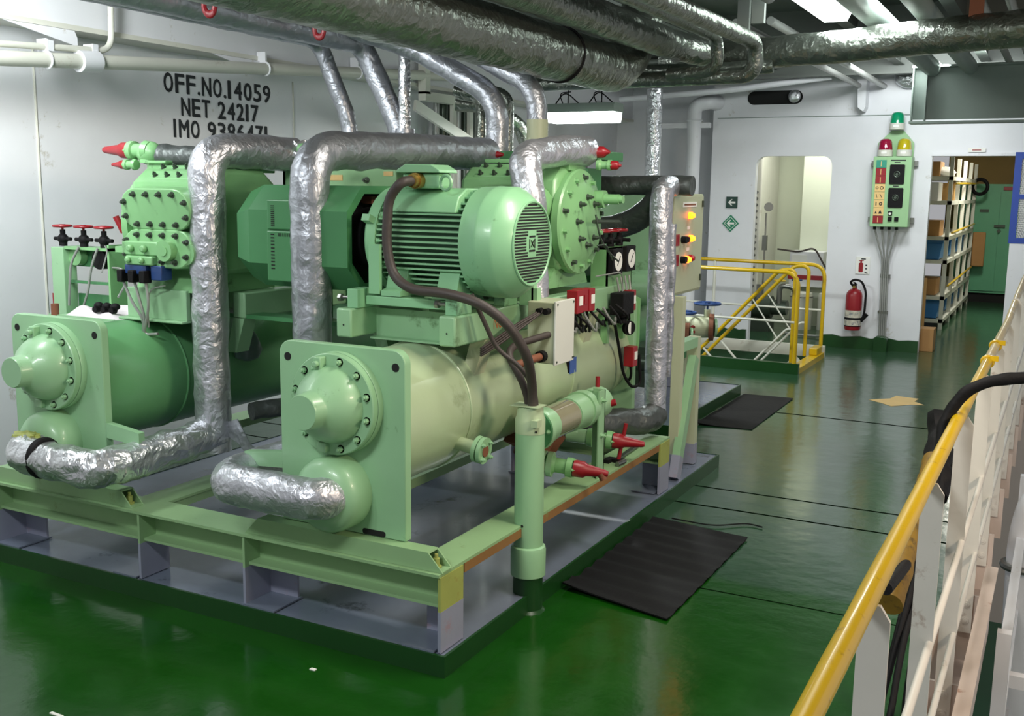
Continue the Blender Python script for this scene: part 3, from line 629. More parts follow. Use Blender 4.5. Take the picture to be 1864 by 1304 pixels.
m = MB(); m.box((-3.34, 14.44, 0.66), (-2.87, 14.45, 0.72)); m.obj('red_band', 'red', t, smooth=False)
m = MB(); m.box((-3.30, 14.44, 0.86), (-3.1, 14.45, 0.99)); m.obj('label', 'labelwhite', t, smooth=False)
m = MB(); m.tube([(-3.5, 14.45, 1.06), (-3.2, 14.42, 1.03), (-3.0, 14.43, 1.10), (-2.82, 14.43, 0.8)], 0.012, n=8); m.obj('hose', 'cable', t)
t = thing('canister', 'cream cylindrical canister under the white instrument box', 'canister', (-3.1, 14.4, 0))
m = MB(); m.lathe((-3.12, 14.35, 0.0), (0, 0, 1), [(0, 0.15), (0.45, 0.15), (0.49, 0.14), (0.5, 0.1)], 24); m.obj('body', 'offwhite', t)
m = MB(); m.torus((-3.12, 14.35, 0.44), (0, 0, 1), 0.15, 0.008); m.obj('rim', 'steel', t)
t = thing('canister', 'cream canister beside the other, half behind the far yellow post', 'canister', (-2.78, 14.45, 0))
m = MB(); m.lathe((-2.78, 14.42, 0.0), (0, 0, 1), [(0, 0.13), (0.45, 0.13), (0.49, 0.12), (0.5, 0.08)], 24); m.obj('body', 'offwhite', t)
t = thing('transfer_pump', 'dark grey pump with brass valves on the floor inside the door opening', 'pump', (-3.55, 14.0, 0))
m = MB(); m.cyl((-3.85, 13.9, 0.32), (-3.4, 13.9, 0.32), 0.15, n=20); m.box((-3.8, 13.75, 0.0), (-3.4, 14.05, 0.14)); m.cyl((-3.4, 13.9, 0.32), (-3.2, 13.9, 0.32), 0.10, n=16); m.obj('motor', 'boltdark', t)
m = MB(); m.tube([(-3.3, 13.85, 0.32), (-3.3, 13.85, 0.62), (-3.1, 13.85, 0.6), (-3.1, 13.9, 0.2)], 0.035, n=12); m.cyl((-3.55, 13.82, 0.4), (-3.55, 13.82, 0.62), 0.05, n=12); m.obj('pipework', 'steel', t)
m = MB(); m.wheel((-3.3, 13.85, 0.68), (0, 0, 1), 0.07, 0.01); m.obj('handwheel', 'yellow', t)
m = MB(); m.wheel((-3.08, 13.85, 0.70), (0, 0, 1), 0.06, 0.01); m.obj('handwheel', 'blue', t)
m = MB(); m.tube([(-3.2, 13.7, 0.02), (-2.95, 13.55, 0.02), (-2.7, 13.5, 0.03), (-2.5, 13.7, 0.03)], 0.015, n=8); tag(m.obj('hose', 'duct'), 'grey hose lying on the floor inside the door opening', 'hose')

# ------------------------------------------------------------------ store room
t = thing('shelving_rack', 'cream steel shelving rack along the store room passage', 'shelving', (-1.9, 17.3, 0))
SX0, SX1 = -2.4, -1.42; LV = (0.14, 0.455, 0.945, 1.262, 1.737, 2.064)
for y in (15.3, 16.3, 17.3, 18.3, 19.3):
    m = MB(); m.box((SX1-0.05, y, 0), (SX1, y+0.05, 2.32)); m.obj('upright', 'offwhite', t, smooth=False)
    m = MB(); m.box((SX0, y, 0), (SX0+0.05, y+0.05, 2.32)); m.obj('upright', 'offwhite', t, smooth=False)
for z in LV:
    m = MB(); m.box((SX0, 15.3, z-0.05), (SX1, 15.34, z)); m.box((SX1-0.04, 15.34, z-0.05), (SX1, 19.35, z)); m.box((SX0+0.05, 15.34, z-0.03), (SX1-0.04, 19.3, z-0.015)); m.obj('shelf', 'offwhite', t, smooth=False)
for z in (0.62, 1.34, 2.0):
    m = MB(); m.tube([(SX1+0.02, 15.5, z-0.03), (SX1+0.02, 19.2, z)], 0.015, n=8); m.obj('guard_bar', 'yellow', t)
def crate(x0, x1, y0, y1, z, h, lb):
    t = thing('storage_crate', lb, 'crate', ((x0+x1)/2, (y0+y1)/2, z), 'blue crates in the store rack')
    m = MB(); m.prism([(x0+0.03, z), (x1-0.03, z), (x1, z+h-0.05), (x0, z+h-0.05)], 'y', y0, y1); m.obj('bin', 'crate', t, 0.008, smooth=False)
    m = MB(); m.box((x0-0.015, y0-0.015, z+h-0.05), (x1+0.015, y1+0.015, z+h)); m.obj('lid', 'crate', t, 0.008, smooth=False)
crate(-1.95, -1.5, 15.4, 16.0, 0.945, 0.27, 'blue plastic crate on the middle shelf of the rack, front end')
crate(-1.93, -1.48, 15.4, 16.0, 0.14, 0.285, 'blue plastic crate on the bottom shelf of the rack, front end')
for k in range(3):
    crate(-1.95, -1.48, 16.4+k*0.95, 17.1+k*0.95, 0.945, 0.26, 'blue crate on the middle shelf, %s behind the front one' % ('first', 'second', 'third')[k])
    crate(-1.93, -1.48, 16.4+k*0.95, 17.1+k*0.95, 0.14, 0.27, 'blue crate on the bottom shelf, %s behind the front one' % ('first', 'second', 'third')[k])
for (x0, x1, y0, z, h, c, lb) in ((-2.05, -1.55, 15.4, 1.262, 0.21, 'card', 'brown cardboard box on the shelf above the blue crate'), (-2.0, -1.6, 15.38, 1.737, 0.25, 'white', 'white carton with printed lines on the upper rack shelf'), (-1.9, -1.6, 15.4, 2.064, 0.2, 'card', 'brown carton on the top rack shelf beside white bags'), (-2.0, -1.55, 15.45, 0.455, 0.22, 'card', 'open brown carton on the shelf above the bottom crate'), (-1.95, -1.5, 16.5, 1.737, 0.25, 'wood', 'wooden case on the upper rack shelf behind the carton')):
    m = MB(); m.box((x0, y0, z), (x1, y0+0.5, z+h)); tag(m.obj('carton', c, bev=0.006, smooth=False), lb, 'box')
m = MB(); m.ball((-1.62, 15.7, 2.12), 0.16, (1.2, 1.4, 0.45), amp=0.3); tag(m.obj('sack', 'labelwhite'), 'white crumpled bag on the top rack shelf', 'bag')
m = MB(); m.torus((-1.36, 19.2, 1.95), (0.2, 1, 0), 0.12, 0.03); tag(m.obj('hose_coil', 'black'), 'black hose coil hanging at the far end of the rack', 'hose')
m = MB(); m.box((-1.42, 19.36, 0.62), (-1.22, 19.42, 1.2)); tag(m.obj('paper_sack', 'card', bev=0.02), 'brown sack hanging at the far end of the rack', 'bag')
t = thing('locker', 'green steel locker at the end of the store passage', 'locker', (-1.1, 20, 0))
m = MB(); m.box((-1.75, 19.62, 0.16), (-0.5, 20.3, 2.0)); m.obj('body', 'canvas', t, smooth=False)
m = MB(); m.box((-1.70, 19.60, 0.2), (-1.055, 19.62, 1.86)); d_ = m.obj('door', 'canvas', t, smooth=False)
m = MB(); m.box((-1.045, 19.60, 0.2), (-0.52, 19.62, 1.86)); m.obj('door', 'canvas', t, smooth=False)
m = MB(); m.box((-1.12, 19.56, 1.28), (-0.95, 19.60, 1.32)); m.cyl((-1.04, 19.60, 1.22), (-1.04, 19.56, 1.22), 0.03, n=12); m.obj('hasp', 'boltdark', d_)
m = MB(); m.box((-1.36, 19.59, 1.53), (-1.22, 19.60, 1.58)); m.obj('label', 'boltdark', d_, smooth=False)
m = MB(); m.box((-1.02, 19.59, 1.90), (-0.86, 19.62, 1.96)); m.obj('label', 'red', t, smooth=False)
m = MB(); m.box((-1.75, 19.66, 0), (-0.5, 20.3, 0.16)); m.obj('base', 'dark', t, smooth=False)
m = MB(); m.box((-1.47, 13.05, 0.0), (-1.29, 13.30, 0.27)); tag(m.obj('carton', 'card', bev=0.005, smooth=False), 'brown cardboard box on the deck at the pillar corner', 'box')
m = MB(); m.bar((-1.50, 13.35, 0.005), (-1.52, 13.5, 0.83), 0.13, 0.025, (0, 1, 0)); tag(m.obj('board', 'wood', smooth=False), 'upright wooden board behind the cardboard box at the pillar', 'board')
# mesh gate
t = thing('mesh_gate', 'blue framed mesh gate with white lower panel right of the store opening', 'gate', (-0.1, 12.8, 0))
m = MB(); m.box((-0.575, 12.74, 1.31), (-0.505, 12.78, 2.29)); m.box((-0.505, 12.74, 2.22), (0.6, 12.78, 2.29)); m.box((-0.505, 12.74, 1.31), (0.6, 12.78, 1.37)); m.box((-0.505, 12.74, 1.79), (0.6, 12.78, 1.84)); m.obj('frame', 'gateblue', t, smooth=False)
m = MB()
for k in range(30):
    x = -0.5+k*0.045
    if x < 0.55:
        m.bar((x, 12.76, 1.36), (min(x+0.5, 0.6), 12.76, 1.36+min(0.9, (min(x+0.5, 0.6)-x)*1.8)), 0.004, 0.006); m.bar((x, 12.76, 2.24), (min(x+0.5, 0.6), 12.76, 2.24-min(0.9, (min(x+0.5, 0.6)-x)*1.8)), 0.004, 0.006)
for k in range(1, 20):
    z = 1.36+k*0.045; m.bar((-0.505, 12.76, z), (-0.505+min(0.5, (2.24-z)/1.8), 12.76, z+min(0.9, (2.24-z))), 0.004, 0.006); m.bar((-0.505, 12.76, z), (-0.505+min(0.5, (z-1.36)/1.8), 12.76, z-min(0.9, z-1.36)), 0.004, 0.006)
m.obj('mesh', 'labelwhite', t, smooth=False)
m = MB(); m.box((-0.56, 12.745, 0.02), (0.6, 12.775, 1.31)); m.obj('lower_panel', 'white', t, smooth=False)

# ------------------------------------------------------------------ skid frame under the two front machines
t = thing('skid_frame', 'long green steel skid frame with grey lilac legs under both front machines', 'frame', (-3.3, 4.5, 0.086))
FZ = 0.40
def ibeam_x(x0, x1, y0, y1, nm):
    m = MB(); ym = y0+(y1-y0)*0.55
    m.box((x0, y0, FZ-0.012), (x1, y1, FZ)); m.box((x0, ym, FZ-0.13), (x1, ym+0.012, FZ-0.012)); m.box((x0, y0+0.03, FZ-0.142), (x1, y1, FZ-0.13)); return m.obj(nm, 'frame', t, smooth=False)
def ibeam_y(x0, x1, y0, y1, nm):
    m = MB(); xm = (x0+x1)/2
    m.box((x0, y0, FZ-0.012), (x1, y1, FZ)); m.box((x0+0.004, y0, FZ-0.05), (x0+0.012, y1, FZ-0.012)); m.box((x1-0.012, y0, FZ-0.05), (x1-0.004, y1, FZ-0.012)); return m.obj(nm, 'frame', t, smooth=False)
ibeam_x(-4.62, -1.9895, 3.22, 3.40, 'front_beam'); ibeam_x(-4.62, -1.9895, 5.65, 5.82, 'back_beam')
SB = [ibeam_y(a, b, 3.40, 5.65, 'side_beam') for a, b in ((-2.155, -1.9895), (-2.965, -2.80), (-3.73, -3.565), (-4.62, -4.45))]
m = MB(); m.box((-1.9934, 3.41, FZ-0.0505), (-1.9885, 5.64, FZ-0.0125)); m.obj('rusty_lip', 'edge', SB[0], smooth=False)
def leg(x, side, y0, y1):
    # side: direction the front flange extends from the plate at x
    m = MB(); m.box((x-0.006, y0, 0.25), (x+0.006, y1, FZ-0.013)); g = m.obj('leg', 'olive' if x > -2.5 else 'frame', t, smooth=False)
    m = MB(); m.box((x-0.0065, y0-0.0005, 0.086), (x+0.0065, y1, 0.25)); m.box((x, y1-0.012, 0.086), (x+side*0.155, y1, 0.258)); m.obj('foot', 'lilac', g, smooth=False)
    m = MB(); m.box((x-0.02, y0-0.01, 0.086), (x+side*0.165, y1+0.01, 0.093)); m.obj('foot_pad', 'plinth', g, smooth=False)
for x, s_ in ((-1.991, -1), (-2.958, 1), (-3.571, -1), (-4.545, 1)):
    leg(x, s_, 3.225, 3.395); leg(x, s_, 5.655, 5.81)
for x0 in (-2.96, -4.60):
    m = MB(); a, b = x0, x0+0.975; y0, y1 = 3.24, 3.312
    m.prism([(a+0.07, 0.473), (b-0.067, 0.473), (b-0.0645, 0.467), (a+0.067, 0.467)], 'y', y0+0.006, y1-0.006); m.box((a, y0+0.006, FZ+0.0005), (b, y1-0.006, FZ+0.006))
    for y in (y0, y1-0.006): m.prism([(a, FZ+0.0005), (b, FZ+0.0005), (b-0.067, 0.473), (a+0.07, 0.473)], 'y', y, y+0.006)
    c = m.obj('foot_channel', 'frame', t, smooth=False)
    m = MB(); m.hexbolt((b-0.05, 3.276, FZ+0.006), (0, 0, 1), 0.014, 0.03); m.obj('anchor_bolt', 'olive', c)

# ------------------------------------------------------------------ condenser tanks
def tank(cx, shellmat, label, lug_side, branch):
    t = thing('condenser_tank', label, 'tank', (cx, 3.3, FZ+0.006), 'condenser tanks')
    R_, zc = 0.283, 0.89; g = 'green'
    m = MB(); m.lathe((cx, 3.335, zc), (0, 1, 0), [(0, R_), (2.39, R_)], 64); s_ = m.obj('shell', shellmat, t)
    for yy in (3.84, 4.9):
        m = MB(); m.torus((cx, yy, zc), (0, 1, 0), R_+0.001, 0.006, 64, 6); m.obj('weld_seam', shellmat, s_)
    for y, nm in ((3.295, 'front_plate'), (5.70, 'back_plate')):
        m = MB(); z0 = 0.474
        m.prism([(cx+0.305, z0)] + arc(cx+0.305-0.055, 1.23-0.055, 0.055, 0, 90) + arc(cx-0.305+0.055, 1.23-0.055, 0.055, 90, 180) + [(cx-0.305, z0)], 'y', y, y+0.042)
        p_ = m.obj(nm, g, t, 0.004)
        m = MB()
        for dx in (-0.262, 0.262): m.cyl((cx+dx, y-0.0015, 1.163), (cx+dx, y+0.001, 1.163), 0.017, n=20)
        m.obj('lifting_hole', 'dark', p_)
        m = MB(); m.prism(rrect(cx+0.10, cx+0.21, 0.477, 0.50, 0.01), 'y', y-0.0015, y); m.obj('drain_slot', 'dark', p_)
    # flanged end cover with domed cap and nozzle
    cz = 1.002; y = 3.295
    m = MB(); m.lathe((cx, y, cz), (0, -1, 0), [(0, 0.205), (0.030, 0.205), (0.032, 0.204)], 56); m.lathe((cx, y-0.034, cz), (0, -1, 0), [(0, 0.203), (0.026, 0.203), (0.03, 0.199)], 56); c = m.obj('end_cover', g, t)
    m = MB(); m.lathe((cx, y-0.06, cz), (0, -1, 0), [(0, 0.155), (0.02, 0.152), (0.05, 0.140), (0.08, 0.12), (0.105, 0.095), (0.12, 0.078), (0.128, 0.072), (0.175, 0.070), (0.182, 0.066)], 48); m.obj('domed_cap', g, c)
    for k in range(12):
        a = 2*math.pi*(k+0.5)/12; m = MB(); m.hexbolt((cx+0.178*math.cos(a), y-0.06, cz+0.178*math.sin(a)), (0, -1, 0), 0.0115, 0.016); m.obj('bolt', g, c)
    m = MB(); m.box((cx-0.055, y-0.10, cz+0.14), (cx-0.02, y-0.06, cz+0.19)); m.cyl((cx-0.035, y-0.10, cz+0.165), (cx-0.035, y-0.12, cz+0.165), 0.012, n=12); m.cyl((cx-0.075, y-0.06, cz+0.14), (cx-0.075, y-0.085, cz+0.14), 0.008, n=10); m.box((cx-0.05, y-0.09, cz-0.19), (cx-0.01, y-0.06, cz-0.15)); m.obj('vent_boss', g, c, 0.004)
    m = MB(); m.lathe((cx-0.005, y, 0.64), (0, -1, 0), [(0, 0.153), (0.07, 0.153), (0.10, 0.148), (0.125, 0.13), (0.14, 0.10), (0.15, 0.06), (0.152, 0.02)], 48); m.obj('header_dish', g, t)
    x0 = cx+lug_side*0.305
    m = MB(); m.prism([(x0, 0.76), (x0, 0.69), (x0+lug_side*0.205, 0.675), (x0+lug_side*0.205, 0.735)], 'y', 3.298, 3.332); m.obj('support_lug', g, t, smooth=False)
    if branch:
        m = MB(); m.cyl((cx+0.22, 3.79, 0.765), (cx+0.36, 3.79, 0.745), 0.030, n=20); m.obj('branch', shellmat, t)
        m = MB(); m.cyl((cx+0.34, 3.79, 0.748), (cx+0.358, 3.79, 0.745), 0.058, n=28); m.cyl((cx+0.364, 3.79, 0.744), (cx+0.382, 3.79, 0.742), 0.058, n=28)
        fl_ = m.obj('branch_flange', g, t)
        m = MB(); m.cyl((cx+0.382, 3.79, 0.742), (cx+0.384, 3.79, 0.742), 0.026, n=18); m.obj('bore', 'rust', fl_)
        for k in range(4):
            a = math.pi/4+math.pi/2*k; m = MB(); m.hexbolt((cx+0.38, 3.79+0.044*math.cos(a), 0.742+0.044*math.sin(a)), (1, 0, 0), 0.009, 0.012); m.obj('bolt', g, fl_)
        m = MB(); m.box((cx+0.272, 4.83, 0.90), (cx+0.282, 4.91, 0.99)); m.obj('plate', 'black', t, smooth=False)
        m = MB(); m.box((cx+0.284, 4.845, 0.905), (cx+0.288, 4.925, 0.985)); m.obj('name_plate', 'signblue', t, smooth=False)
TX, RX = -2.493, -4.133
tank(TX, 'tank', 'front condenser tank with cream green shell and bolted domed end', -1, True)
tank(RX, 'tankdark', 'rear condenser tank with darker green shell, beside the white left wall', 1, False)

# ------------------------------------------------------------------ machine beds on top of the tanks
def bed(cx, label, front):
    t = thing('machine_bed', label, 'machine bed', (cx, 3.7, 1.175), 'machine beds')
    for dx in (-0.262, 0.262):
        m = MB(); m.box((cx+dx-0.04, 3.67 if front else (3.775 if dx < 0 else 3.93), 1.195), (cx+dx+0.04, 5.64, 1.322)); b = m.obj('bed_beam', 'green', t, 0.008)
        m = MB(); m.cyl((cx+dx, 3.6695, 1.25), (cx+dx, 3.668, 1.25), 0.004, n=10)
        if front: m.obj('screw', 'dark', b)
    for y in (3.86, 4.30, 4.75, 5.25):
        m = MB(); m.box((cx-0.222, y, 1.185), (cx+0.222, y+0.012, 1.31)); m.box((cx-0.222, y-0.05, 1.177), (cx+0.222, y+0.012, 1.185)); m.obj('cross_channel', 'green', t, smooth=False)
    for dx in (-0.262, 0.262):
        for y in (3.93, 5.1):
            m = MB(); m.prism([(cx+dx-0.035, 1.195), (cx+dx+0.035, 1.195), (cx+dx*0.80+0.03, 1.02), (cx+dx*0.80-0.03, 1.02)], 'y', y, y+0.09); m.obj('support_leg', 'cream' if dx > 0 and front else 'green', t, smooth=False)
    if not front:
        m = MB(); m.box((cx-0.30, 3.745, 1.185), (cx+0.10, 3.775, 1.335)); m.box((cx-0.33, 3.71, 1.175), (cx+0.10, 3.775, 1.187)); m.obj('front_block', 'green', t, 0.004, smooth=False)
    if front:
        vs, fs = text('NO.', 0.09, 0.055, (cx+0.3028, 4.0, 1.235), (0, 1, 0), (0, 0, 1), 0.0); m = MB(); m.add(vs, fs); m.obj('crayon_mark', 'inkorange', t, smooth=False)
bed(TX, 'green steel bed over the front tank carrying the finned motor', True)
bed(-3.85, 'green steel bed over the rear tank carrying the compressor', False)

# slide rails under the motor
for y, lb in ((3.79, 'near motor slide rail with adjusting bolts'), (4.21, 'far motor slide rail under the finned motor')):
    t = thing('slide_rail', 'green ' + lb, 'slide rail', (-2.48, y, 1.322), 'motor slide rails')
    m = MB(); m.box((-2.70, y-0.03, 1.335), (-2.24, y+0.03, 1.375)); m.obj('rail', 'motor', t, 0.004, smooth=False)
    for x in (-2.735, -2.235):
        m = MB(); m.box((x-0.025, y-0.085, 1.322), (x+0.03, y+0.04, 1.405)); b = m.obj('adjuster_block', 'motor', t, 0.003, smooth=False)
        m = MB(); m.cyl((x-0.02, y-0.06, 1.365), (x-0.085, y-0.06, 1.362), 0.008, n=10); m.lathe((x-0.07, y-0.06, 1.362), (-1, 0, 0), [(0, 0.018), (0.016, 0.018)], 6); m.lathe((x-0.026, y-0.06, 1.365), (-1, 0, 0), [(0, 0.015), (0.01, 0.015)], 6); m.obj('adjuster_bolt', 'steel', b)

# ------------------------------------------------------------------ motor
t = thing('electric_motor', 'large green finned electric motor with round slotted fan cover', 'motor', (-2.45, 4.0, 1.375))
AY, AZ = 4.0, 1.615
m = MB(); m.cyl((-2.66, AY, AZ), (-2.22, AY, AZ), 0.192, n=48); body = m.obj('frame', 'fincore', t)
m = MB()
for k in range(-8, 9):
    dz = k*0.0235; w = math.sqrt(0.224**2-dz**2)
    m.box((-2.655, AY-w, AZ+dz-0.004), (-2.235, AY-0.1, AZ+dz+0.004)); m.box((-2.655, AY+0.1, AZ+dz-0.004), (-2.235, AY+w, AZ+dz+0.004))
for k in range(-4, 5):
    dy = k*0.0235; w = math.sqrt(0.224**2-dy**2); m.box((-2.655, AY+dy-0.004, AZ+0.1), (-2.235, AY+dy+0.004, AZ+w))
m.obj('cooling_fins', 'motor', body, smooth=False)
m = MB(); m.prism([(AY-0.20, AZ+0.125), (AY-0.17, AZ+0.19), (AY-0.10, AZ+0.228), (AY+0.10, AZ+0.228), (AY+0.17, AZ+0.19), (AY+0.20, AZ+0.125)], 'x', -2.60, -2.27); m.obj('top_saddle', 'motor', t, 0.006)
m = MB(); m.lathe((-2.66, AY, AZ), (-1, 0, 0), [(0, 0.228), (0.045, 0.232), (0.055, 0.225), (0.06, 0.17), (0.09, 0.12), (0.11, 0.10)], 48); e = m.obj('end_shield', 'motor', t)
for k in range(12):
    a = 2*math.pi*k/12; m = MB(); m.hexbolt((-2.655, AY+0.214*math.cos(a), AZ+0.214*math.sin(a)), (1, 0, 0), 0.009, 0.012); m.obj('bolt', 'motor', e)
m = MB(); m.bar((-2.69, AY-0.20, AZ+0.08), (-2.69, AY-0.25, AZ+0.10), 0.04, 0.03); m.obj('lug', 'motor', e)
m = MB(); m.lathe((-2.235, AY, AZ), (1, 0, 0), [(0, 0.236), (0.07, 0.238), (0.075, 0.240), (0.085, 0.238), (0.145, 0.238), (0.16, 0.232), (0.222, 0.183), (0.226, 0.176)], 64); fc = m.obj('fan_cover', 'motor', t)
m = MB()
xg = -2.0085
for k in range(-13, 14):
    dz = k*0.0125; w = math.sqrt(max(0, 0.168**2-dz**2)); 
    if abs(dz) < 0.052: 
        q = 0.055 if abs(dz) < 0.03 else 0.04
        if w > q: m.box((xg-0.001, AY-w, AZ+dz-0.0036), (xg+0.0008, AY-q, AZ+dz+0.0036)); m.box((xg-0.001, AY+q, AZ+dz-0.0036), (xg+0.0008, AY+w, AZ+dz+0.0036))
    else: m.box((xg-0.001, AY-w, AZ+dz-0.0036), (xg+0.0008, AY+w, AZ+dz+0.0036))
m.obj('vent_slots', 'dark', fc, smooth=False)
m = MB(); m.torus((xg, AY, AZ), (1, 0, 0), 0.176, 0.006, 56, 6); m.obj('grille_ring', 'motor', fc)
m = MB()
for a, b in (((-0.028, -0.034), (0.028, -0.026)), ((-0.028, 0.026), (0.028, 0.034)), ((-0.028, -0.02), (-0.02, 0.02)), ((0.02, -0.02), (0.028, 0.02))): m.box((xg-0.001, AY+a[0], AZ+a[1]), (xg+0.0008, AY+b[0], AZ+b[1]))
m.bar((xg, AY-0.012, AZ-0.014), (xg, AY+0.012, AZ+0.014), 0.002, 0.007, (1, 0, 0)); m.bar((xg, AY+0.012, AZ-0.014), (xg, AY-0.012, AZ+0.014), 0.002, 0.007, (1, 0, 0)); m.obj('hub_mark', 'dark', fc, smooth=False)
for s_ in (-1, 1):
    m = MB(); m.prism([(AY+s_*0.08, 1.45), (AY+s_*0.10, 1.378), (AY+s_*0.24, 1.378), (AY+s_*0.24, 1.40), (AY+s_*0.20, 1.41), (AY+s_*0.17, 1.50)], 'x', -2.62, -2.52); m.obj('foot', 'motor', t, smooth=False)
    m = MB(); m.prism([(AY+s_*0.08, 1.45), (AY+s_*0.10, 1.378), (AY+s_*0.24, 1.378), (AY+s_*0.24, 1.40), (AY+s_*0.20, 1.41), (AY+s_*0.17, 1.50)], 'x', -2.36, -2.26); m.obj('foot', 'motor', t, smooth=False)
m = MB(); m.box((-2.54, AY-0.19, 1.84), (-2.355, AY-0.08, 1.905)); tb = m.obj('terminal_box', 'motor', t, 0.012, smooth=False)
m = MB(); m.prism([(-2.558, 1.906), (-2.335, 1.906), (-2.34, 1.918), (-2.38, 1.94), (-2.51, 1.942), (-2.552, 1.918)], 'y', AY-0.215, AY-0.07); m.obj('lid', 'motor', tb, 0.004, smooth=False)
m = MB(); m.cyl((-2.455, AY-0.19, 1.873), (-2.455, AY-0.225, 1.872), 0.033, n=24); m.cyl((-2.455, AY-0.225, 1.872), (-2.455, AY-0.25, 1.871), 0.027, n=20); m.obj('cable_gland', 'brass', tb)
m = MB(); m.torus((-2.315, AY-0.20, 1.865), (0.2, 1, 0), 0.03, 0.007); m.obj('lifting_eye', 'motor', t)
m = MB(); m.box((-2.68, AY-0.245, 1.385), (-2.625, AY-0.225, 1.60)); m.obj('foot_strut', 'motor', t, smooth=False)

# power cables of the motor into the floor pipe
for pts, r, lb in (([(-2.455, 3.76, 1.871), (-2.47, 3.70, 1.868), (-2.535, 3.70, 1.80), (-2.55, 3.70, 1.60), (-2.515, 3.70, 1.47), (-2.41, 3.68, 1.42), (-2.24, 3.68, 1.418), (-2.09, 3.70, 1.385), (-1.985, 3.75, 1.30), (-1.935, 3.83, 1.16), (-1.965, 3.94, 1.0), (-1.972, 3.95, 0.78)], 0.021, 'thick dark power cable looping from the motor terminal box to the floor pipe'),
                   ([(-2.02, 4.22, 1.20), (-2.10, 4.02, 1.17), (-2.08, 3.92, 1.14), (-2.02, 3.93, 1.05), (-1.998, 3.965, 0.95), (-1.995, 3.97, 0.78)], 0.016, 'dark cable from the grey switch box down into the floor pipe'),
                   ([(-2.16, 3.75, 1.41), (-2.13, 3.80, 1.30), (-2.10, 3.86, 1.17), (-2.0, 3.90, 1.10), (-1.955, 3.955, 0.98), (-1.955, 3.965, 0.78)], 0.010, 'thin dark cable beside the thick motor cable')):
    m = MB(); m.tube(pts, r, fillet=0.07, n=14, step=0.03); tag(m.obj('power_cable', 'cable'), lb, 'cable', 'cables into the floor pipe')
# floor pipe (cable riser)
t = thing('cable_riser_pipe', 'upright green pipe rising from the deck with cables in its top', 'pipe', (-1.985, 3.96, 0))
m = MB(); m.cyl((-1.985, 3.96, 0.29), (-1.985, 3.96, 0.865), 0.064, n=36); m.obj('pipe', 'green', t)
m = MB(); m.lathe((-1.985, 3.96, 0.165), (0, 0, 1), [(0, 0.077), (0.115, 0.078), (0.13, 0.074), (0.135, 0.064)], 36); m.obj('sleeve', 'green', t)
m = MB(); m.lathe((-1.985, 3.96, 0.865), (0, 0, 1), [(-0.06, 0.0655), (0.0, 0.0655), (0.02, 0.058), (0.055, 0.056), (0.06, 0.05)], 36); m.box((-2.055, 3.90, 0.925), (-1.92, 3.99, 0.928)); m.box((-1.945, 3.885, 0.845), (-1.915, 3.93, 0.875)); m.obj('torn_cap', 'tank', t)
m = MB(); m.lathe((-1.985, 3.96, 0.0), (0, 0, 1), [(0, 0.078), (0.012, 0.066), (0.17, 0.0655)], 36); m.obj('green_foot', 'darkgreen', t)
m = MB(); m.cyl((-1.985, 3.897, 0.40), (-1.985, 3.894, 0.40), 0.006, n=10); m.cyl((-1.935, 3.916, 0.82), (-1.933, 3.913, 0.82), 0.005, n=10); m.obj('screw_hole', 'dark', t)

# ------------------------------------------------------------------ coupling guards
def octo(h, c, y, z): return [(y+a*h if abs(a) == 1 else y+a*h, z+b*h) for a, b in ((-1, -c), (-1, c), (-c, 1), (c, 1), (1, c), (1, -c), (c, -1), (-c, -1))]
t = thing('coupling_guard', 'dark green octagonal coupling guard between compressor and finned motor', 'guard', (-3.12, 4.0, 1.38))
GH, GZ = 0.236, 1.612
o1, o2, o3 = octo(GH, 0.52, AY, GZ), octo(GH-0.035, 0.52, AY, GZ), octo(GH*0.86, 0.5, AY, GZ)
m = MB(); n = 8; X0, X1 = -3.36, -2.80
vs = [(X0, a, b) for a, b in o1]+[(X1, a, b) for a, b in o1]+[(X1, a, b) for a, b in o2]+[(X0+0.03, a, b) for a, b in o2]+[(X0-0.10, a, b) for a, b in o3]
fs = []
for i in range(n):
    k = (i+1) % n; fs += [(i, k, n+k, n+i), (n+i, n+k, 2*n+k, 2*n+i), (2*n+i, 2*n+k, 3*n+k, 3*n+i), (4*n+i, 4*n+k, k, i)]
fs += [tuple(range(4*n, 5*n)), tuple(range(3*n, 4*n))]
m.add(vs, fs); gd = m.obj('shell', 'guard', t, smooth=False)
m = MB(); m.box((-3.24, AY-GH-0.018, GZ-0.20), (-2.98, AY-GH+0.01, GZ+0.03)); m.box((-3.24, AY-GH-0.014, GZ+0.035), (-2.98, AY-GH+0.01, GZ+0.17)); m.obj('access_panel', 'guard', t, 0.006, smooth=False)
m = MB()
for c in range(2):
    for k in range(11): m.box((-3.215+c*0.125, AY-GH-0.0195, GZ-0.145+k*0.0155), (-3.195+c*0.125, AY-GH-0.0175, GZ-0.139+k*0.0155)); m.box((-3.215+c*0.125, AY-GH-0.0155, GZ+0.05+k*0.009), (-3.195+c*0.125, AY-GH-0.0135, GZ+0.054+k*0.009))
for k in range(16): m.box((-3.17+k*0.012, AY-GH-0.0195, GZ+0.005), (-3.165+k*0.012, AY-GH-0.0175, GZ+0.02))
m.obj('vent_holes', 'dark', t, smooth=False)
m = MB(); m.cyl((-3.3, AY, GZ), (-2.77, AY, GZ), 0.05, n=20); m.cyl((-2.99, AY, GZ), (-2.90, AY, GZ), 0.16, n=36); m.cyl((-2.86, AY, GZ), (-2.80, AY, GZ), 0.14, n=36); m.obj('coupling', 'black', t)
m = MB(); m.box((-2.97, AY+0.02, GZ+0.155), (-2.85, AY+0.12, GZ+0.19)); m.obj('primer_bracket', 'rust', t)
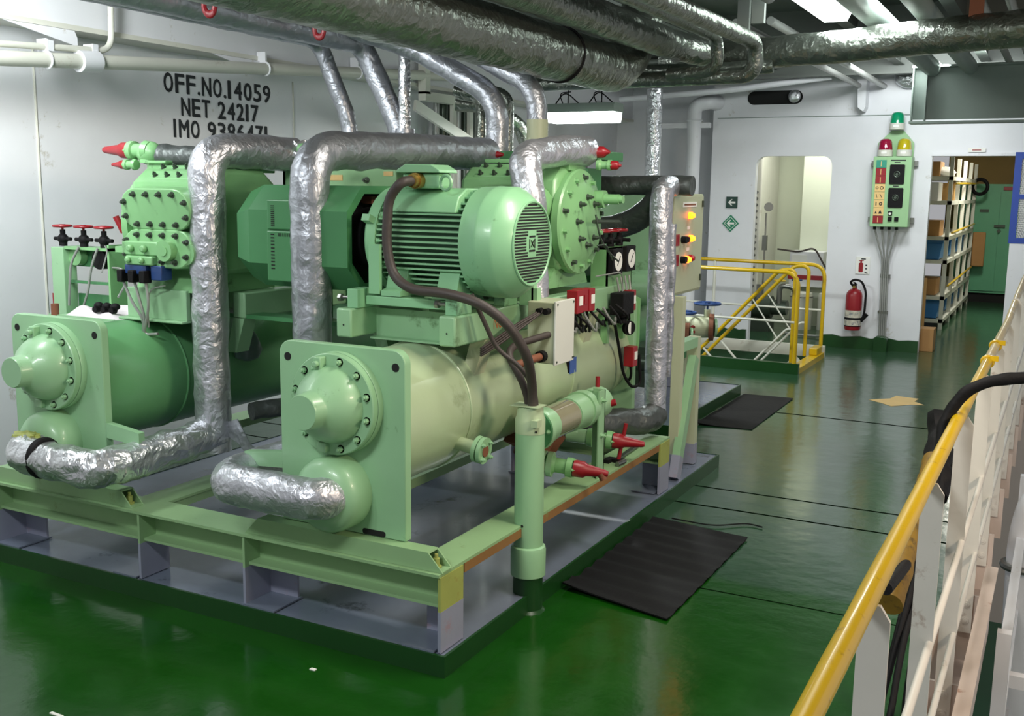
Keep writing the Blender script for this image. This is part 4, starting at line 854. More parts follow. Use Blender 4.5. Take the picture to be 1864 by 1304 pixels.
m = MB(); m.box((-3.2, AY-0.1, 1.19), (-3.14, AY+0.1, GZ-GH)); m.box((-3.85, AY-0.06, 1.195), (-2.80, AY+0.06, 1.215)); m.obj('support_foot', 'guard', t, smooth=False)
t = thing('starter_box', 'bright light green box with label plate behind the high foil pipe', 'box', (-3.38, 4.9, 1.3))
m = MB(); m.box((-3.64, 4.7, 1.35), (-3.17, 5.1, 1.965)); m.obj('case', 'guardlight', t, 0.008, smooth=False)
m = MB(); m.hexbolt((-3.36, 4.70, 1.878), (0, -1, 0), 0.012, 0.02); m.obj('bolt', 'steel', t)
m = MB(); m.box((-3.25, 4.697, 1.90), (-3.19, 4.70, 1.925)); m.obj('label_plate', 'labelcream', t, smooth=False)
m = MB(); m.box((-3.62, 4.697, 1.875), (-3.52, 4.70, 1.905)); m.obj('label_plate', 'labelcream', t, smooth=False)
m = MB(); m.box((-3.2, 4.75, 1.195), (-3.6, 5.0, 1.35)); m.obj('pedestal', 'guard', t, smooth=False)
m = MB(); m.box((-3.60, 4.30, 1.80), (-3.585, 4.42, 2.0)); m.box((-3.60, 4.30, 1.80), (-3.48, 4.31, 1.95)); o = m.obj('angle_bracket', 'green', smooth=False); tag(o, 'small green angle bracket standing between the two high foil pipes', 'bracket')

# ------------------------------------------------------------------ compressors
def stadium(x0, x1, z0, z1, n=8):
    r = (z1-z0)/2; zc = (z0+z1)/2; r2 = r*0.95
    return [(x1-r2+r2*math.cos(a), zc+r*math.sin(a)) for a in [math.pi/2-math.pi*k/n for k in range(n+1)]]+[(x0+r2-r2*math.cos(a), zc+r*math.sin(a)) for a in [-math.pi/2+math.pi*k/n for k in range(n+1)]]
def compressor(xe, s, y, z, label):
    # xe: free end of the crankcase; s: direction from the body towards its free end
    t = thing('compressor', label, 'compressor', (xe-s*0.3, y, z-0.33), 'piston compressors')
    G = 'green2'; L_ = 0.58; xb = xe-s*L_
    m = MB(); m.prism([(y+a, z+b) for a, b in ((-0.13, 0.265), (-0.215, 0.20), (-0.235, 0.06), (-0.23, -0.10), (-0.17, -0.24), (0.17, -0.24), (0.23, -0.10), (0.235, 0.06), (0.215, 0.20), (0.13, 0.265))], 'x', xb, xe-s*0.03); m.obj('crankcase', G, t, 0.025)
    m = MB(); m.lathe((xe-s*0.04, y, z-0.005), (s, 0, 0), [(0, 0.262), (0.035, 0.265), (0.045, 0.258), (0.055, 0.20), (0.075, 0.17), (0.08, 0.05)], 56); ec = m.obj('bearing_cover', G, t)
    for k in range(14):
        a = 2*math.pi*(k+0.4)/14; p = Vector((xe-s*0.01, y+0.222*math.cos(a), z-0.005+0.222*math.sin(a)))
        m = MB(); m.lathe(p-Vector((s*0.02, 0, 0)), (s, 0, 0), [(0, 0.027), (0.035, 0.023), (0.04, 0.018)], 14); m.lathe(p+Vector((s*0.02, 0, 0)), (s, 0, 0), [(0, 0.013), (0.022, 0.012)], 6); m.obj('bolt', G if k % 3 else 'boltdark', ec)
    for k in range(8):
        a = 2*math.pi*k/8; m = MB(); m.hexbolt((xe+s*0.035, y+0.12*math.cos(a), z+0.12*math.sin(a)), (s, 0, 0), 0.012, 0.02); m.obj('bolt', 'boltdark', ec)
    m = MB()
    m.cyl((xe, y+0.15, z+0.11), (xe+s*0.07, y+0.15, z+0.11), 0.045, n=20); m.cyl((xe, y+0.15, z+0.11), (xe+s*0.15, y+0.15, z+0.11), 0.026, n=18); m.cyl((xe+s*0.15, y+0.15, z+0.11), (xe+s*0.17, y+0.15, z+0.11), 0.02, n=14)
    m.obj('oil_connection', G, ec)
    # side covers
    xa, xc = sorted((xe-s*0.045, xe-s*0.50))
    for z0, z1, tilt, nb in ((z-0.022, z+0.178, 0.14, 4), (z-0.215, z-0.032, -0.08, 4)):
        zc = (z0+z1)/2; m = MB(); st = stadium(xa, xc, z0, z1); m.prism(st, 'y', -0.30, -0.215); yy = -0.30
        rot = Matrix.Rotation(tilt, 3, 'X'); piv = Vector((0, -0.235, zc))
        tr = lambda p: rot @ (p-piv) + piv + Vector((0, y, 0))
        m.v = [tr(p) for p in m.v]; cv = m.obj('side_cover', G, t, 0.006)
        zi, za = z0+0.028, z1-0.028; bp = [(xa+0.10+k*(xc-xa-0.20)/(nb-1), q) for q in (zi, za) for k in range(nb)]+[(xa+0.03, zc+0.035), (xa+0.03, zc-0.035), (xc-0.03, zc+0.035), (xc-0.03, zc-0.035)]
        for bx, bz in bp:
            m = MB(); m.hexbolt((bx, yy, bz), (0, -1, 0), 0.0105, 0.015); m.v = [tr(p) for p in m.v]; m.obj('bolt', 'boltdark', cv)
    # head covers on top
    m = MB(); m.prism([(y-0.20, z+0.215), (y-0.10, z+0.285), (y-0.03, z+0.24), (y-0.12, z+0.16)], 'x', xe-s*0.12, xe-s*0.52); m.prism([(y+0.20, z+0.215), (y+0.10, z+0.285), (y+0.03, z+0.24), (y+0.12, z+0.16)], 'x', xe-s*0.12, xe-s*0.52); hc = m.obj('head_cover', G, t, 0.008)
    for k in range(5):
        m = MB(); px_ = xe-s*(0.16+0.08*k); d = Vector((0, -0.57, 0.82)); m.hexbolt((px_, y-0.178, z+0.229), d, 0.010, 0.014); m.obj('bolt', 'boltdark', hc); m = MB(); m.hexbolt((px_, y-0.122, z+0.268), d, 0.010, 0.014); m.obj('bolt', 'boltdark', hc)
    m = MB(); m.box((xe-s*0.02, y-0.10, z+0.25), (xe-s*0.16, y+0.10, z+0.29)); m.box((xe-s*0.03, y-0.12, z+0.29), (xe-s*0.17, y+0.10, z+0.305)); m.obj('suction_flange', G, t, 0.004)
    m = MB(); m.box((xe-s*0.42, y+0.02, z+0.25), (xe-s*0.56, y+0.24, z+0.285)); m.box((xe-s*0.40, y+0.02, z+0.29), (xe-s*0.57, y+0.25, z+0.31)); m.obj('discharge_flange', G, t, 0.004)
    m = MB(); m.prism([(y-0.24, z-0.33), (y+0.24, z-0.33), (y+0.22, z-0.29), (y+0.16, z-0.22), (y-0.16, z-0.22), (y-0.22, z-0.29)], 'x', xe-s*0.06, xe-s*0.54); m.obj('foot', G, t, smooth=False)
    return t
C1 = compressor(-4.16, -1, 4.0, 1.655, 'green piston compressor with two bolted side covers, on the left by the white wall')
C2 = compressor(-2.19, 1, 4.90, 1.685, 'green piston compressor with round bolted end facing the walkway')
# details on the left compressor
m = MB(); m.box((-4.10, 3.68, 1.50), (-3.86, 3.77, 1.57)); m.box((-4.06, 3.66, 1.455), (-3.88, 3.77, 1.50))
for k in range(2): m.cyl((-4.03+0.09*k, 3.68, 1.535), (-4.03+0.09*k, 3.655, 1.535), 0.018, n=14); m.cyl((-4.03+0.09*k, 3.66, 1.48), (-4.03+0.09*k, 3.64, 1.48), 0.015, n=14)
ob = m.obj('oil_valve_block', 'green2', C1, 0.008)
m = MB(); m.cyl((-3.80, 3.76, 1.53), (-3.80, 3.66, 1.53), 0.05, n=24); m.cyl((-3.80, 3.66, 1.53), (-3.80, 3.655, 1.53), 0.024, n=16); m.obj('sight_glass', 'green2', C1)
m = MB(); m.cyl((-3.70, 3.78, 1.52), (-3.70, 3.70, 1.52), 0.055, n=24); m.obj('oil_filter_cap', 'green2', C1)
m = MB(); m.box((-4.07, 3.665, 1.41), (-3.93, 3.74, 1.455)); m.box((-3.90, 3.67, 1.385), (-3.83, 3.74, 1.455)); m.obj('solenoid_coil', 'blue', C1, 0.004)
for k in range(3): m = MB(); m.box((-4.10+0.075*k, 3.64, 1.37), (-4.065+0.075*k, 3.69, 1.43)); m.obj('solenoid_plug', 'black', C1, 0.004)
m = MB()
for k in range(3): m.tube([(-4.08+0.075*k, 3.665, 1.37), (-4.03+0.06*k, 3.66, 1.28), (-3.96+0.01*k, 3.67, 1.19), (-3.99, 3.69, 1.11), (-3.9, 3.7, 1.12)], 0.007, n=8)
m.tube([(-3.84, 3.70, 1.36), (-3.93, 3.69, 1.34), (-3.95, 3.69, 1.27), (-3.95, 3.69, 1.15)], 0.004, n=6); m.obj('control_wiring', 'duct', C1)
m = MB(); m.cyl((-4.24, 3.84, 1.55), (-4.24, 3.84, 1.66), 0.014, n=12); m.box((-4.28, 3.80, 1.50), (-4.12, 3.84, 1.53)); m.obj('relief_valve', 'green2', C1)
m = MB(); m.cyl((-4.235, 3.82, 1.60), (-4.265, 3.80, 1.68), 0.016, n=12); m.obj('relief_cap', 'red', C1)
# oil wiring on the right compressor
m = MB(); m.tube([(-2.09, 4.86, 1.72), (-2.08, 4.90, 1.60), (-2.09, 5.05, 1.52), (-2.10, 5.2, 1.47)], 0.005, n=6); m.tube([(-2.085, 4.88, 1.565), (-2.08, 4.98, 1.57), (-2.09, 5.10, 1.48)], 0.004, n=6); m.cyl((-2.10, 4.86, 1.685), (-2.07, 5.12, 1.68), 0.01, n=8); m.obj('capillary_tube', 'boltdark', C2)

def capped_valve(name, pos, d, label, L1=0.18, sc=1.0, parent_group='red capped service valves', body=True, cross=False):
    p = Vector(pos); d = Vector(d).normalized(); t = thing(name, label, 'valve', pos, parent_group)
    if body:
        m = MB(); m.lathe(p-d*0.14*sc, d, [(0, 0.045*sc), (0.03*sc, 0.052*sc), (0.05*sc, 0.036*sc), (0.10*sc, 0.036*sc), (0.105*sc, 0.048*sc), (0.135*sc, 0.048*sc)], 24); b = m.obj('bonnet', 'green2', t)
        a = d.orthogonal().normalized(); c = d.cross(a)
        for k in range(4):
            an = math.pi/4+k*math.pi/2; m = MB(); m.hexbolt(p-d*0.01*sc+(a*math.cos(an)+c*math.sin(an))*0.038*sc, d, 0.008*sc, 0.012*sc); m.obj('bolt', 'green2', b)
    m = MB(); m.lathe(p, d, [(0, 0.042*sc), (0.05*sc, 0.040*sc), (0.065*sc, 0.030*sc), (L1-0.012, 0.017*sc), (L1, 0.012*sc)], 24); c_ = m.obj('cap', 'red', t)
    if cross:
        a = Vector((0.15, 0.1, 1)); a.normalize(); m = MB(); m.cyl(p+d*0.05-a*0.10, p+d*0.05+a*0.10, 0.011, n=10); m.obj('tommy_bar', 'red', c_)
    return t
V = capped_valve('service_valve', (-4.285, 3.93, 2.012), (-1, -0.05, 0.02), 'large red capped valve at the top left of the left compressor')
m = MB(); m.ball((-4.17, 3.95, 2.0), 0.06, (1.2, 1, 1)); m.cyl((-4.17, 3.95, 1.99), (-4.17, 3.95, 1.95), 0.05, n=20); m.obj('body', 'green2', V)
capped_valve('service_valve', (-4.29, 3.90, 1.94), (-1, -0.05, 0.0), 'small red capped valve under the large one at the top left', 0.09, 0.55)
capped_valve('service_valve', (-3.45, 4.30, 2.018), (1, -0.02, -0.04), 'red capped valve at the right end of the left compressor foil elbow', 0.13, 0.8)
capped_valve('service_valve', (-2.90, 5.22, 2.03), (1, 0, -0.02), 'red capped valve at the right end of the long high foil pipe', 0.09, 0.7, body=False)
capped_valve('service_valve', (-2.14, 4.98, 2.03), (1, -0.1, 0), 'red capped valve at the end of the foil elbow on the right compressor', 0.07, 0.7)
capped_valve('service_valve', (-2.06, 4.98, 1.965), (1, 0.1, -0.02), 'green side valve with small red tip on the right compressor top', 0.05, 0.55)

# ------------------------------------------------------------------ foil jacketed pipes at the machines
def foil_pipe(pts, r, label, m_='foil', fillet=0.14, amp=0.006, group='foil jacketed machine pipes', n=24, step=0.03):
    m = MB(); m.tube(pts, r, fillet=fillet, n=n, step=step, amp=amp, fq=11)
    o = m.obj('insulated_pipe', m_); return tag(o, label, 'pipe', group)
PA = thing('insulated_pipe', 'foil pipe rising beside the left compressor down to the rear tank header', 'pipe', (-3.64, 3.8, 0.5), 'foil jacketed machine pipes')
m = MB(); m.tube([(-3.645, 3.79, 0.55), (-3.645, 3.8, 2.0), (-3.60, 4.05, 2.01), (-3.56, 4.34, 2.0)], 0.086, fillet=0.15, n=28, step=0.028, amp=0.007, fq=10); m.obj('riser_jacket', 'foil', PA)
m = MB(); m.tube([(-4.12, 3.20, 0.63), (-4.115, 3.07, 0.63), (-3.67, 3.09, 0.60), (-3.645, 3.80, 0.63)], 0.086, fillet=0.13, n=28, step=0.026, amp=0.017, fq=9); m.obj('lower_jacket', 'foil_bright', PA)
m = MB(); m.torus((-3.985, 3.078, 0.625), (1, 0.05, 0), 0.083, 0.012, 28, 8); m.v = [Vector((-3.985+(p.x+3.985)*1.6, p.y, p.z)) for p in m.v]; m.obj('black_tape', 'black', PA)
m = MB(); m.prism([(-3.56, 0.70), (-3.50, 0.72), (-3.42, 0.60), (-3.36, 0.58), (-3.42, 0.52), (-3.50, 0.60), (-3.57, 0.63)], 'y', 3.80, 3.806); m.obj('loose_flap', 'foil_dull', PA)
m = MB(); m.ball((-4.12, 3.10, 0.705), 0.055, (1.3, 0.8, 0.35), amp=0.5); m.obj('torn_insulation', 'olive', PA)
m = MB(); m.tube([(-4.10, 3.96, 1.985), (-3.9, 3.98, 1.985), (-3.72, 4.0, 1.96)], 0.055, n=18, step=0.03, amp=0.012); tag(m.obj('insulated_pipe', 'foil_dark'), 'dark wrapped pipe stub on top of the left compressor by the red cap', 'pipe', 'foil jacketed machine pipes')
m = MB(); m.ball((-3.50, 4.32, 1.99), 0.085, (0.9, 0.9, 0.8), amp=0.5); m.cyl((-3.52, 4.32, 1.98), (-3.52, 4.28, 1.94), 0.05); tag(m.obj('foil_wrap', 'foil_bright'), 'crumpled bright foil wrap around the valve of the left compressor', 'insulation')
PB = thing('insulated_pipe', 'foil pipe from the front tank header up and over towards the right compressor', 'pipe', (-3.03, 3.8, 0.5), 'foil jacketed machine pipes')
m = MB(); m.tube([(-3.02, 3.79, 0.60), (-3.03, 3.8, 2.0), (-2.99, 4.4, 2.02), (-2.93, 5.25, 2.03)], 0.089, fillet=0.17, n=28, step=0.03, amp=0.007, fq=10); m.obj('upper_jacket', 'foil_dull', PB)
m = MB(); m.tube([(-2.455, 3.27, 0.65), (-2.465, 3.105, 0.65), (-2.98, 3.12, 0.645), (-3.02, 3.45, 0.645), (-3.02, 3.80, 0.63)], 0.082, fillet=0.14, n=28, step=0.026, amp=0.006, fq=12); m.obj('lower_jacket', 'foil', PB)
m = MB(); m.tube([(-2.91, 5.22, 2.0), (-2.92, 5.22, 1.88)], 0.05, n=16, amp=0.01, step=0.03); m.obj('drop_jacket', 'foil_dull', PB)
foil_pipe([(-2.20, 4.98, 2.035), (-2.24, 4.80, 2.035), (-2.30, 4.46, 1.99), (-2.235, 4.42, 1.82), (-2.215, 4.42, 1.34)], 0.076, 'foil pipe dropping behind the motor fan cover from the right compressor top', 'foil', 0.14)
PD = thing('insulated_pipe', 'tall foil pipe standing in front of the grey control panel', 'pipe', (-2.1, 5.84, 0.4), 'foil jacketed machine pipes')
m = MB(); m.tube([(-2.10, 5.99, 1.865), (-2.10, 5.86, 1.86), (-2.10, 5.84, 1.70), (-2.10, 5.85, 0.50)], 0.066, fillet=0.09, n=24, step=0.03, amp=0.005); m.obj('riser_jacket', 'foil', PD)
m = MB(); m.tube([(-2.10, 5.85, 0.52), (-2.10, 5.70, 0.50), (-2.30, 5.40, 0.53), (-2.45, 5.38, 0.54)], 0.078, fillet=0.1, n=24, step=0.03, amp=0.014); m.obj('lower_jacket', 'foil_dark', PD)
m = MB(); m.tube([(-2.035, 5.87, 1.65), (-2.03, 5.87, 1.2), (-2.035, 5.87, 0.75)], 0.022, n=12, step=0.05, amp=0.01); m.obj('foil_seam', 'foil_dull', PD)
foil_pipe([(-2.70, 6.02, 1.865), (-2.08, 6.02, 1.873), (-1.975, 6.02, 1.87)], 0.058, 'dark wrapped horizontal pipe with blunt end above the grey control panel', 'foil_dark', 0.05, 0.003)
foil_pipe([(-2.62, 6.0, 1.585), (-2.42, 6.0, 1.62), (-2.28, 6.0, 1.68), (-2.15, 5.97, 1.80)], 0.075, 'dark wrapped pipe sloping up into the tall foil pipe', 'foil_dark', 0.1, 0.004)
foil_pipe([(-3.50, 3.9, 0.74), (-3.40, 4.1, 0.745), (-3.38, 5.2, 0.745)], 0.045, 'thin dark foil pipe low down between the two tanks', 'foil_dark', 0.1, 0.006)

# ------------------------------------------------------------------ receiver with sight glass, valves, wrench on the side beam
t = thing('oil_receiver', 'small horizontal receiver with glass middle beside the front tank', 'receiver', (-2.05, 4.5, FZ))
RXc, RZc = -2.085, 0.755
m = MB(); m.lathe((RXc, 4.20, RZc), (0, 1, 0), [(0, 0.0975), (0.008, 0.1000), (0.03, 0.1000), (0.03, 0.0850), (0.12, 0.0850), (0.12, 0.0788), (0.36, 0.0788), (0.36, 0.0850), (0.50, 0.0850), (0.50, 0.0938), (0.56, 0.0938), (0.56, 0.0625), (0.62, 0.0625), (0.62, 0.0825), (0.75, 0.0825), (0.76, 0.0375)], 40); b = m.obj('body', 'green', t)
m = MB(); m.lathe((RXc, 4.325, RZc), (0, 1, 0), [(0, 0.0802), (0.23, 0.0802)], 40); m.obj('sight_glass', 'sight', t)
m = MB(); m.lathe((RXc, 4.199, RZc), (0, -1, 0), [(0, 0.095), (0.006, 0.093)], 40); e = m.obj('end_disc', 'guard', t)
for k in range(6):
    a = 2*math.pi*k/6; m = MB(); m.hexbolt((RXc+0.076*math.cos(a), 4.193, RZc+0.076*math.sin(a)), (0, -1, 0), 0.007, 0.008); m.obj('bolt', 'green', e)
m = MB(); m.hexbolt((RXc, 4.193, RZc), (0, -1, 0), 0.008, 0.02); m.obj('bolt', 'steel', e)
m = MB(); m.cyl((RXc+0.07, 4.93, RZc), (-1.985, 4.94, RZc+0.01), 0.018, n=12); m.obj('red_tip', 'red', t)
m = MB(); m.cyl((RXc, 4.93, RZc+0.07), (RXc, 4.93, RZc+0.135), 0.012, n=10); m.obj('red_tip', 'red', t)
t2 = thing('support_post', 'upright green angle post bolted to the frame at the small receiver', 'post', (-2.03, 4.82, FZ))
m = MB(); m.box((-2.06, 4.815, FZ), (-1.995, 4.823, 0.85)); m.box((-2.003, 4.745, FZ), (-1.995, 4.823, 0.85)); m.obj('angle', 'green', t2, smooth=False)
for z in (0.62, 0.80):
    m = MB(); m.hexbolt((-1.995, 4.78, z), (1, 0, 0), 0.010, 0.014); m.obj('bolt', 'green', t2)
t = capped_valve('drain_valve', (-2.03, 4.53, 0.505), (1, 0.25, -0.10), 'long red capped drain valve in front of the receiver post', 0.17, 1.0)
m = MB(); m.tube([(-2.17, 4.50, 0.52), (-2.24, 4.47, 0.53), (-2.26, 4.42, 0.62), (-2.15, 4.35, 0.70)], 0.03, n=16); m.cyl((-2.19, 4.49, 0.52), (-2.165, 4.496, 0.518), 0.062, n=26); m.cyl((-2.155, 4.499, 0.517), (-2.13, 4.505, 0.515), 0.062, n=26); m.obj('flanged_body', 'green', t)
m = MB(); m.tube([(-1.90, 4.56, 0.49), (-1.885, 4.565, 0.46)], 0.02, n=12); m.obj('elbow_tip', 'rust', t)
t = capped_valve('drain_valve', (-2.06, 5.10, 0.52), (1, 0.3, -0.08), 'red capped valve with tommy bar beyond the receiver post', 0.17, 1.0, cross=True)
m = MB(); m.cyl((-2.30, 5.03, 0.54), (-2.19, 5.06, 0.53), 0.04, n=20); m.obj('body', 'green', t)
m = MB(); m.ball((-2.28, 4.62, 0.60), 0.11, (1.0, 1.3, 1.0), amp=0.6); tag(m.obj('rusty_valve_body', 'rust'), 'rusty brown fitting under the receiver', 'fitting')
t = thing('wrench', 'dark adjustable wrench lying on the green frame beam', 'wrench', (-2.05, 5.2, FZ+0.001))
m = MB(); m.bar((-2.045, 5.12, FZ+0.009), (-2.06, 5.46, FZ+0.012), 0.028, 0.012); m.obj('handle', 'boltdark', t, 0.003, smooth=False)
m = MB(); m.prism([(-2.09, 5.13), (-2.00, 5.13), (-1.985, 5.09), (-1.995, 5.04), (-2.02, 5.04), (-2.015, 5.085), (-2.06, 5.09), (-2.06, 5.05), (-2.09, 5.05), (-2.10, 5.09)], 'z', FZ+0.001, FZ+0.02); m.obj('jaw', 'black', t, smooth=False)
m = MB(); m.cyl((-2.0, 5.02, FZ+0.014), (-1.99, 5.10, FZ+0.014), 0.013, n=12); tag(m.obj('pipe_nipple', 'steel'), 'short shiny metal cylinder beside the wrench jaw', 'fitting')

# ------------------------------------------------------------------ grey switch box on the front machine
t = thing('switch_box', 'grey enamel switch box mounted over the front tank', 'switch box', (-2.07, 4.3, 1.07))
m = MB(); m.box((-2.13, 4.205, 1.065), (-1.995, 4.395, 1.345)); m.obj('case', 'panelgrey', t, 0.005, smooth=False)
m = MB(); m.box((-1.996, 4.20, 1.06), (-1.985, 4.40, 1.35)); m.obj('cover', 'greybox', t, 0.003, smooth=False)
m = MB()
for dy, dz in ((0.01, 0.01), (0.18, 0.01), (0.01, 0.27), (0.18, 0.27)): m.cyl((-1.985, 4.205+dy, 1.065+dz), (-1.982, 4.205+dy, 1.065+dz), 0.005, n=8)
m.obj('cover_screws', 'boltdark', t)
for x, z, r in ((-2.06, 1.305, 0.014), (-2.025, 1.305, 0.014), (-2.05, 1.10, 0.026)):
    m = MB(); m.cyl((x, 4.205, z), (x, 4.17, z), r, n=16); m.obj('cable_gland', 'black', t)
m = MB(); m.tube([(-2.05, 4.18, 1.10), (-2.05, 4.10, 1.10), (-2.09, 4.03, 1.08)], 0.018, n=12); m.obj('armoured_cable', 'rust', t)
m = MB()
for k in range(4): m.tube([(-2.06+0.015*(k % 2), 4.19, 1.305), (-2.10, 4.10, 1.27-0.01*k), (-2.16, 3.96, 1.20-0.012*k), (-2.17, 3.85, 1.17-0.01*k)], 0.006, n=8)
m.obj('control_wires', 'cable', t)
m = MB(); m.box((-2.19, 4.24, 1.32), (-2.10, 4.28, 1.40)); m.box((-2.13, 4.24, 1.05), (-2.12, 4.28, 1.48)); m.obj('mounting_strip', 'green', t, smooth=False)

# ------------------------------------------------------------------ gauge board and pressure switches on the front machine
def needle_valve(p, label, r=0.042, k=1.0):
    t = thing('needle_valve', label, 'valve', p, 'red wheeled needle valves'); x, y, z = p
    m = MB(); m.cyl((x, y, z), (x, y, z+0.05*k), 0.022, n=14); m.ball((x, y, z+0.05*k), 0.034*k**0.5, n=14, m=8); m.cyl((x, y, z+0.07*k), (x, y, z+0.115*k), 0.015, n=12); m.cyl((x-0.065, y, z+0.05*k), (x+0.065, y, z+0.05*k), 0.011, n=10); m.obj('body', 'black', t)
    m = MB(); m.cyl((x, y, z+0.115*k), (x, y, z+0.145*k), 0.007, n=8); m.wheel((x, y, z+0.14*k), (0, 0, 1), r, 0.0075, 5); m.obj('handwheel', 'red', t)
t = thing('gauge_board', 'green gauge board with two black pressure gauges on the front machine', 'gauge board', (-2.2, 5.4, 1.0))
m = MB(); m.box((-2.30, 5.30, 1.13), (-2.20, 5.31, 1.53)); m.box((-2.21, 5.30, 1.13), (-2.20, 5.66, 1.53)); m.box((-2.30, 5.30, 1.52), (-2.20, 5.66, 1.53)); m.box((-2.30, 5.65, 1.13), (-2.20, 5.66, 1.53)); m.obj('board', 'green2', t, smooth=False)
for y, z in ((5.365, 1.455), (5.56, 1.462)):
    m = MB(); m.box((-2.20, y-0.068, z-0.07), (-2.165, y+0.068, z+0.07)); g = m.obj('gauge', 'black', t, 0.005, smooth=False)
    m = MB(); m.cyl((-2.165, y, z), (-2.162, y, z), 0.052, n=28); m.obj('dial', 'labelwhite', g)
    m = MB(); m.bar((-2.161, y-0.02, z-0.02), (-2.161, y+0.018, z+0.03), 0.002, 0.005, (1, 0, 0)); m.obj('needle', 'ink', g, smooth=False)
m = MB(); m.box((-2.20, 5.42, 1.40), (-2.19, 5.49, 1.50)); m.obj('plate', 'labelcream', t, smooth=False)
m = MB(); m.box((-2.25, 5.34, 1.0), (-2.21, 5.37, 1.13)); m.box((-2.25, 5.58, 1.0), (-2.21, 5.61, 1.13)); m.obj('stand_leg', 'green2', t, smooth=False)
m = MB()
for k in range(4): m.tube([(-2.17, 5.36+0.06*k, 1.37), (-2.155, 5.37+0.055*k, 1.28), (-2.15, 5.40+0.04*k, 1.22)], 0.006, n=8)
m.tube([(-2.14, 5.0, 1.40), (-2.12, 5.3, 1.405), (-2.15, 5.40, 1.35), (-2.15, 5.40, 1.26)], 0.004, n=6); m.obj('gauge_tubing', 'duct', t)
for k, y in enumerate((5.32, 5.45, 5.58)): needle_valve((-2.25, y, 1.532), 'small red wheeled needle valve on the front gauge board, %s from the camera' % ('nearest', 'second', 'third')[k], 0.042, 0.62)
for k, (y, z, x) in enumerate(((4.70, 1.30, -2.09), (4.785, 1.30, -2.10), (4.87, 1.295, -2.10), (5.50, 1.235, -2.12), (5.58, 0.905, -2.13))):
    t = thing('pressure_switch', ('nearest of three red pressure switches in a row above the front tank', 'middle of three red pressure switches in a row above the front tank', 'farthest of three red pressure switches in a row above the front tank', 'red pressure switch under the front gauge board', 'low red pressure switch at the rear end plate of the front tank')[k], 'pressure switch', (x, y, z), 'red pressure switches')
    m = MB(); m.box((x-0.06, y-0.036, z-0.06), (x, y+0.036, z+0.055)); m.obj('case', 'red', t, 0.004, smooth=False)
    m = MB(); m.box((x, y-0.015, z-0.02), (x+0.003, y+0.025, z+0.025)); m.obj('label', 'labelwhite' if k != 1 else 'red', t, smooth=False)
    m = MB(); m.tube([(x-0.03, y, z-0.06), (x-0.03, y+0.02, z-0.12), (x-0.06, y+0.06, z-0.16), (x-0.10, y+0.10, z-0.15)], 0.008, n=8); m.obj('lead', 'black', t)
m = MB(); m.box((-2.17, 5.27, 1.17), (-2.09, 5.43, 1.29)); m.cyl((-2.13, 5.35, 1.17), (-2.13, 5.35, 1.12), 0.03, n=14); tag(m.obj('relay_box', 'black', bev=0.004, smooth=False), 'dark grey box under the front gauge board, left of a red switch', 'relay box')
for k in range(9):
    m = MB(); y = 4.55+0.085*k; m.tube([(-2.12, y, 1.235), (-2.10+0.02*(k % 3), y+0.03, 1.18), (-2.09, y+0.10, 1.15-0.01*(k % 4)), (-2.14, y+0.22, 1.165), (-2.16, y+0.30, 1.12)], 0.007, fillet=0.05, n=8)
    tag(m.obj('loom_cable', 'black' if k % 3 else 'duct'), 'tangled cable under the red pressure switches above the front tank', 'cable', 'tangled cables over the front tank')
m = MB(); m.tube([(-2.15, 5.30, 1.12), (-2.17, 5.42, 0.98), (-2.17, 5.50, 0.80), (-2.16, 5.62, 0.71), (-2.14, 5.70, 0.72), (-2.14, 5.66, 0.90)], 0.009, n=8); tag(m.obj('loom_cable', 'black'), 'black cable drooping down the rear end plate of the front tank', 'cable')
m = MB(); m.prism([(-2.30, 1.17), (-2.26, 1.25), (-2.175, 1.22), (-2.175, 0.95), (-2.20, 0.82), (-2.28, 0.85)], 'y', 5.745, 5.755); t = m.obj('mounting_plate', 'green2', smooth=False); tag(t, 'green bent plate behind the front tank carrying a round gauge', 'plate')
m = MB(); m.cyl((-2.13, 5.44, 1.085), (-2.11, 5.43, 1.085), 0.04, n=24); t = m.obj('pressure_gauge', 'black'); tag(t, 'single round pressure gauge under the relay box', 'gauge')
m = MB(); m.cyl((-2.109, 5.43, 1.085), (-2.107, 5.43, 1.085), 0.034, n=24); m.obj('dial', 'labelwhite', t)

# ------------------------------------------------------------------ left gauge board, tray and rag
t = thing('gauge_board', 'green open gauge board with three valves by the white left wall', 'gauge board', (-4.9, 4.1, 1.07))
Y0 = 4.1
m = MB(); m.box((-5.10, Y0-0.03, 1.05), (-5.0, Y0+0.06, 1.485)); m.obj('side_panel', 'green', t, 0.004, smooth=False)
m = MB(); m.box((-4.66, Y0-0.02, 1.05), (-4.645, Y0+0.10, 1.51)); m.obj('side_panel', 'green2', t, smooth=False)
m = MB(); m.box((-5.0, Y0-0.02, 1.475), (-4.645, Y0+0.08, 1.492)); m.obj('top_shelf', 'green2', t, smooth=False)
m = MB(); m.box((-5.0, Y0+0.06, 1.375), (-4.66, Y0+0.075, 1.475)); m.obj('back_panel', 'guard', t, smooth=False)
m = MB(); m.box((-5.0, Y0+0.0, 1.285), (-4.66, Y0+0.02, 1.30)); m.obj('cross_bar', 'guard', t, smooth=False)
m = MB(); m.box((-5.0, Y0+0.06, 1.05), (-4.66, Y0+0.075, 1.22)); m.obj('lower_panel', 'guard', t, smooth=False)
m = MB(); m.cyl((-4.955, Y0+0.055, 1.435), (-4.955, Y0+0.01, 1.435), 0.052, n=28); m.obj('gauge_back', 'green2', t)
m = MB(); m.cyl((-4.75, Y0+0.055, 1.425), (-4.75, Y0+0.0, 1.425), 0.055, n=28); m.obj('gauge_back', 'black', t)
m = MB()
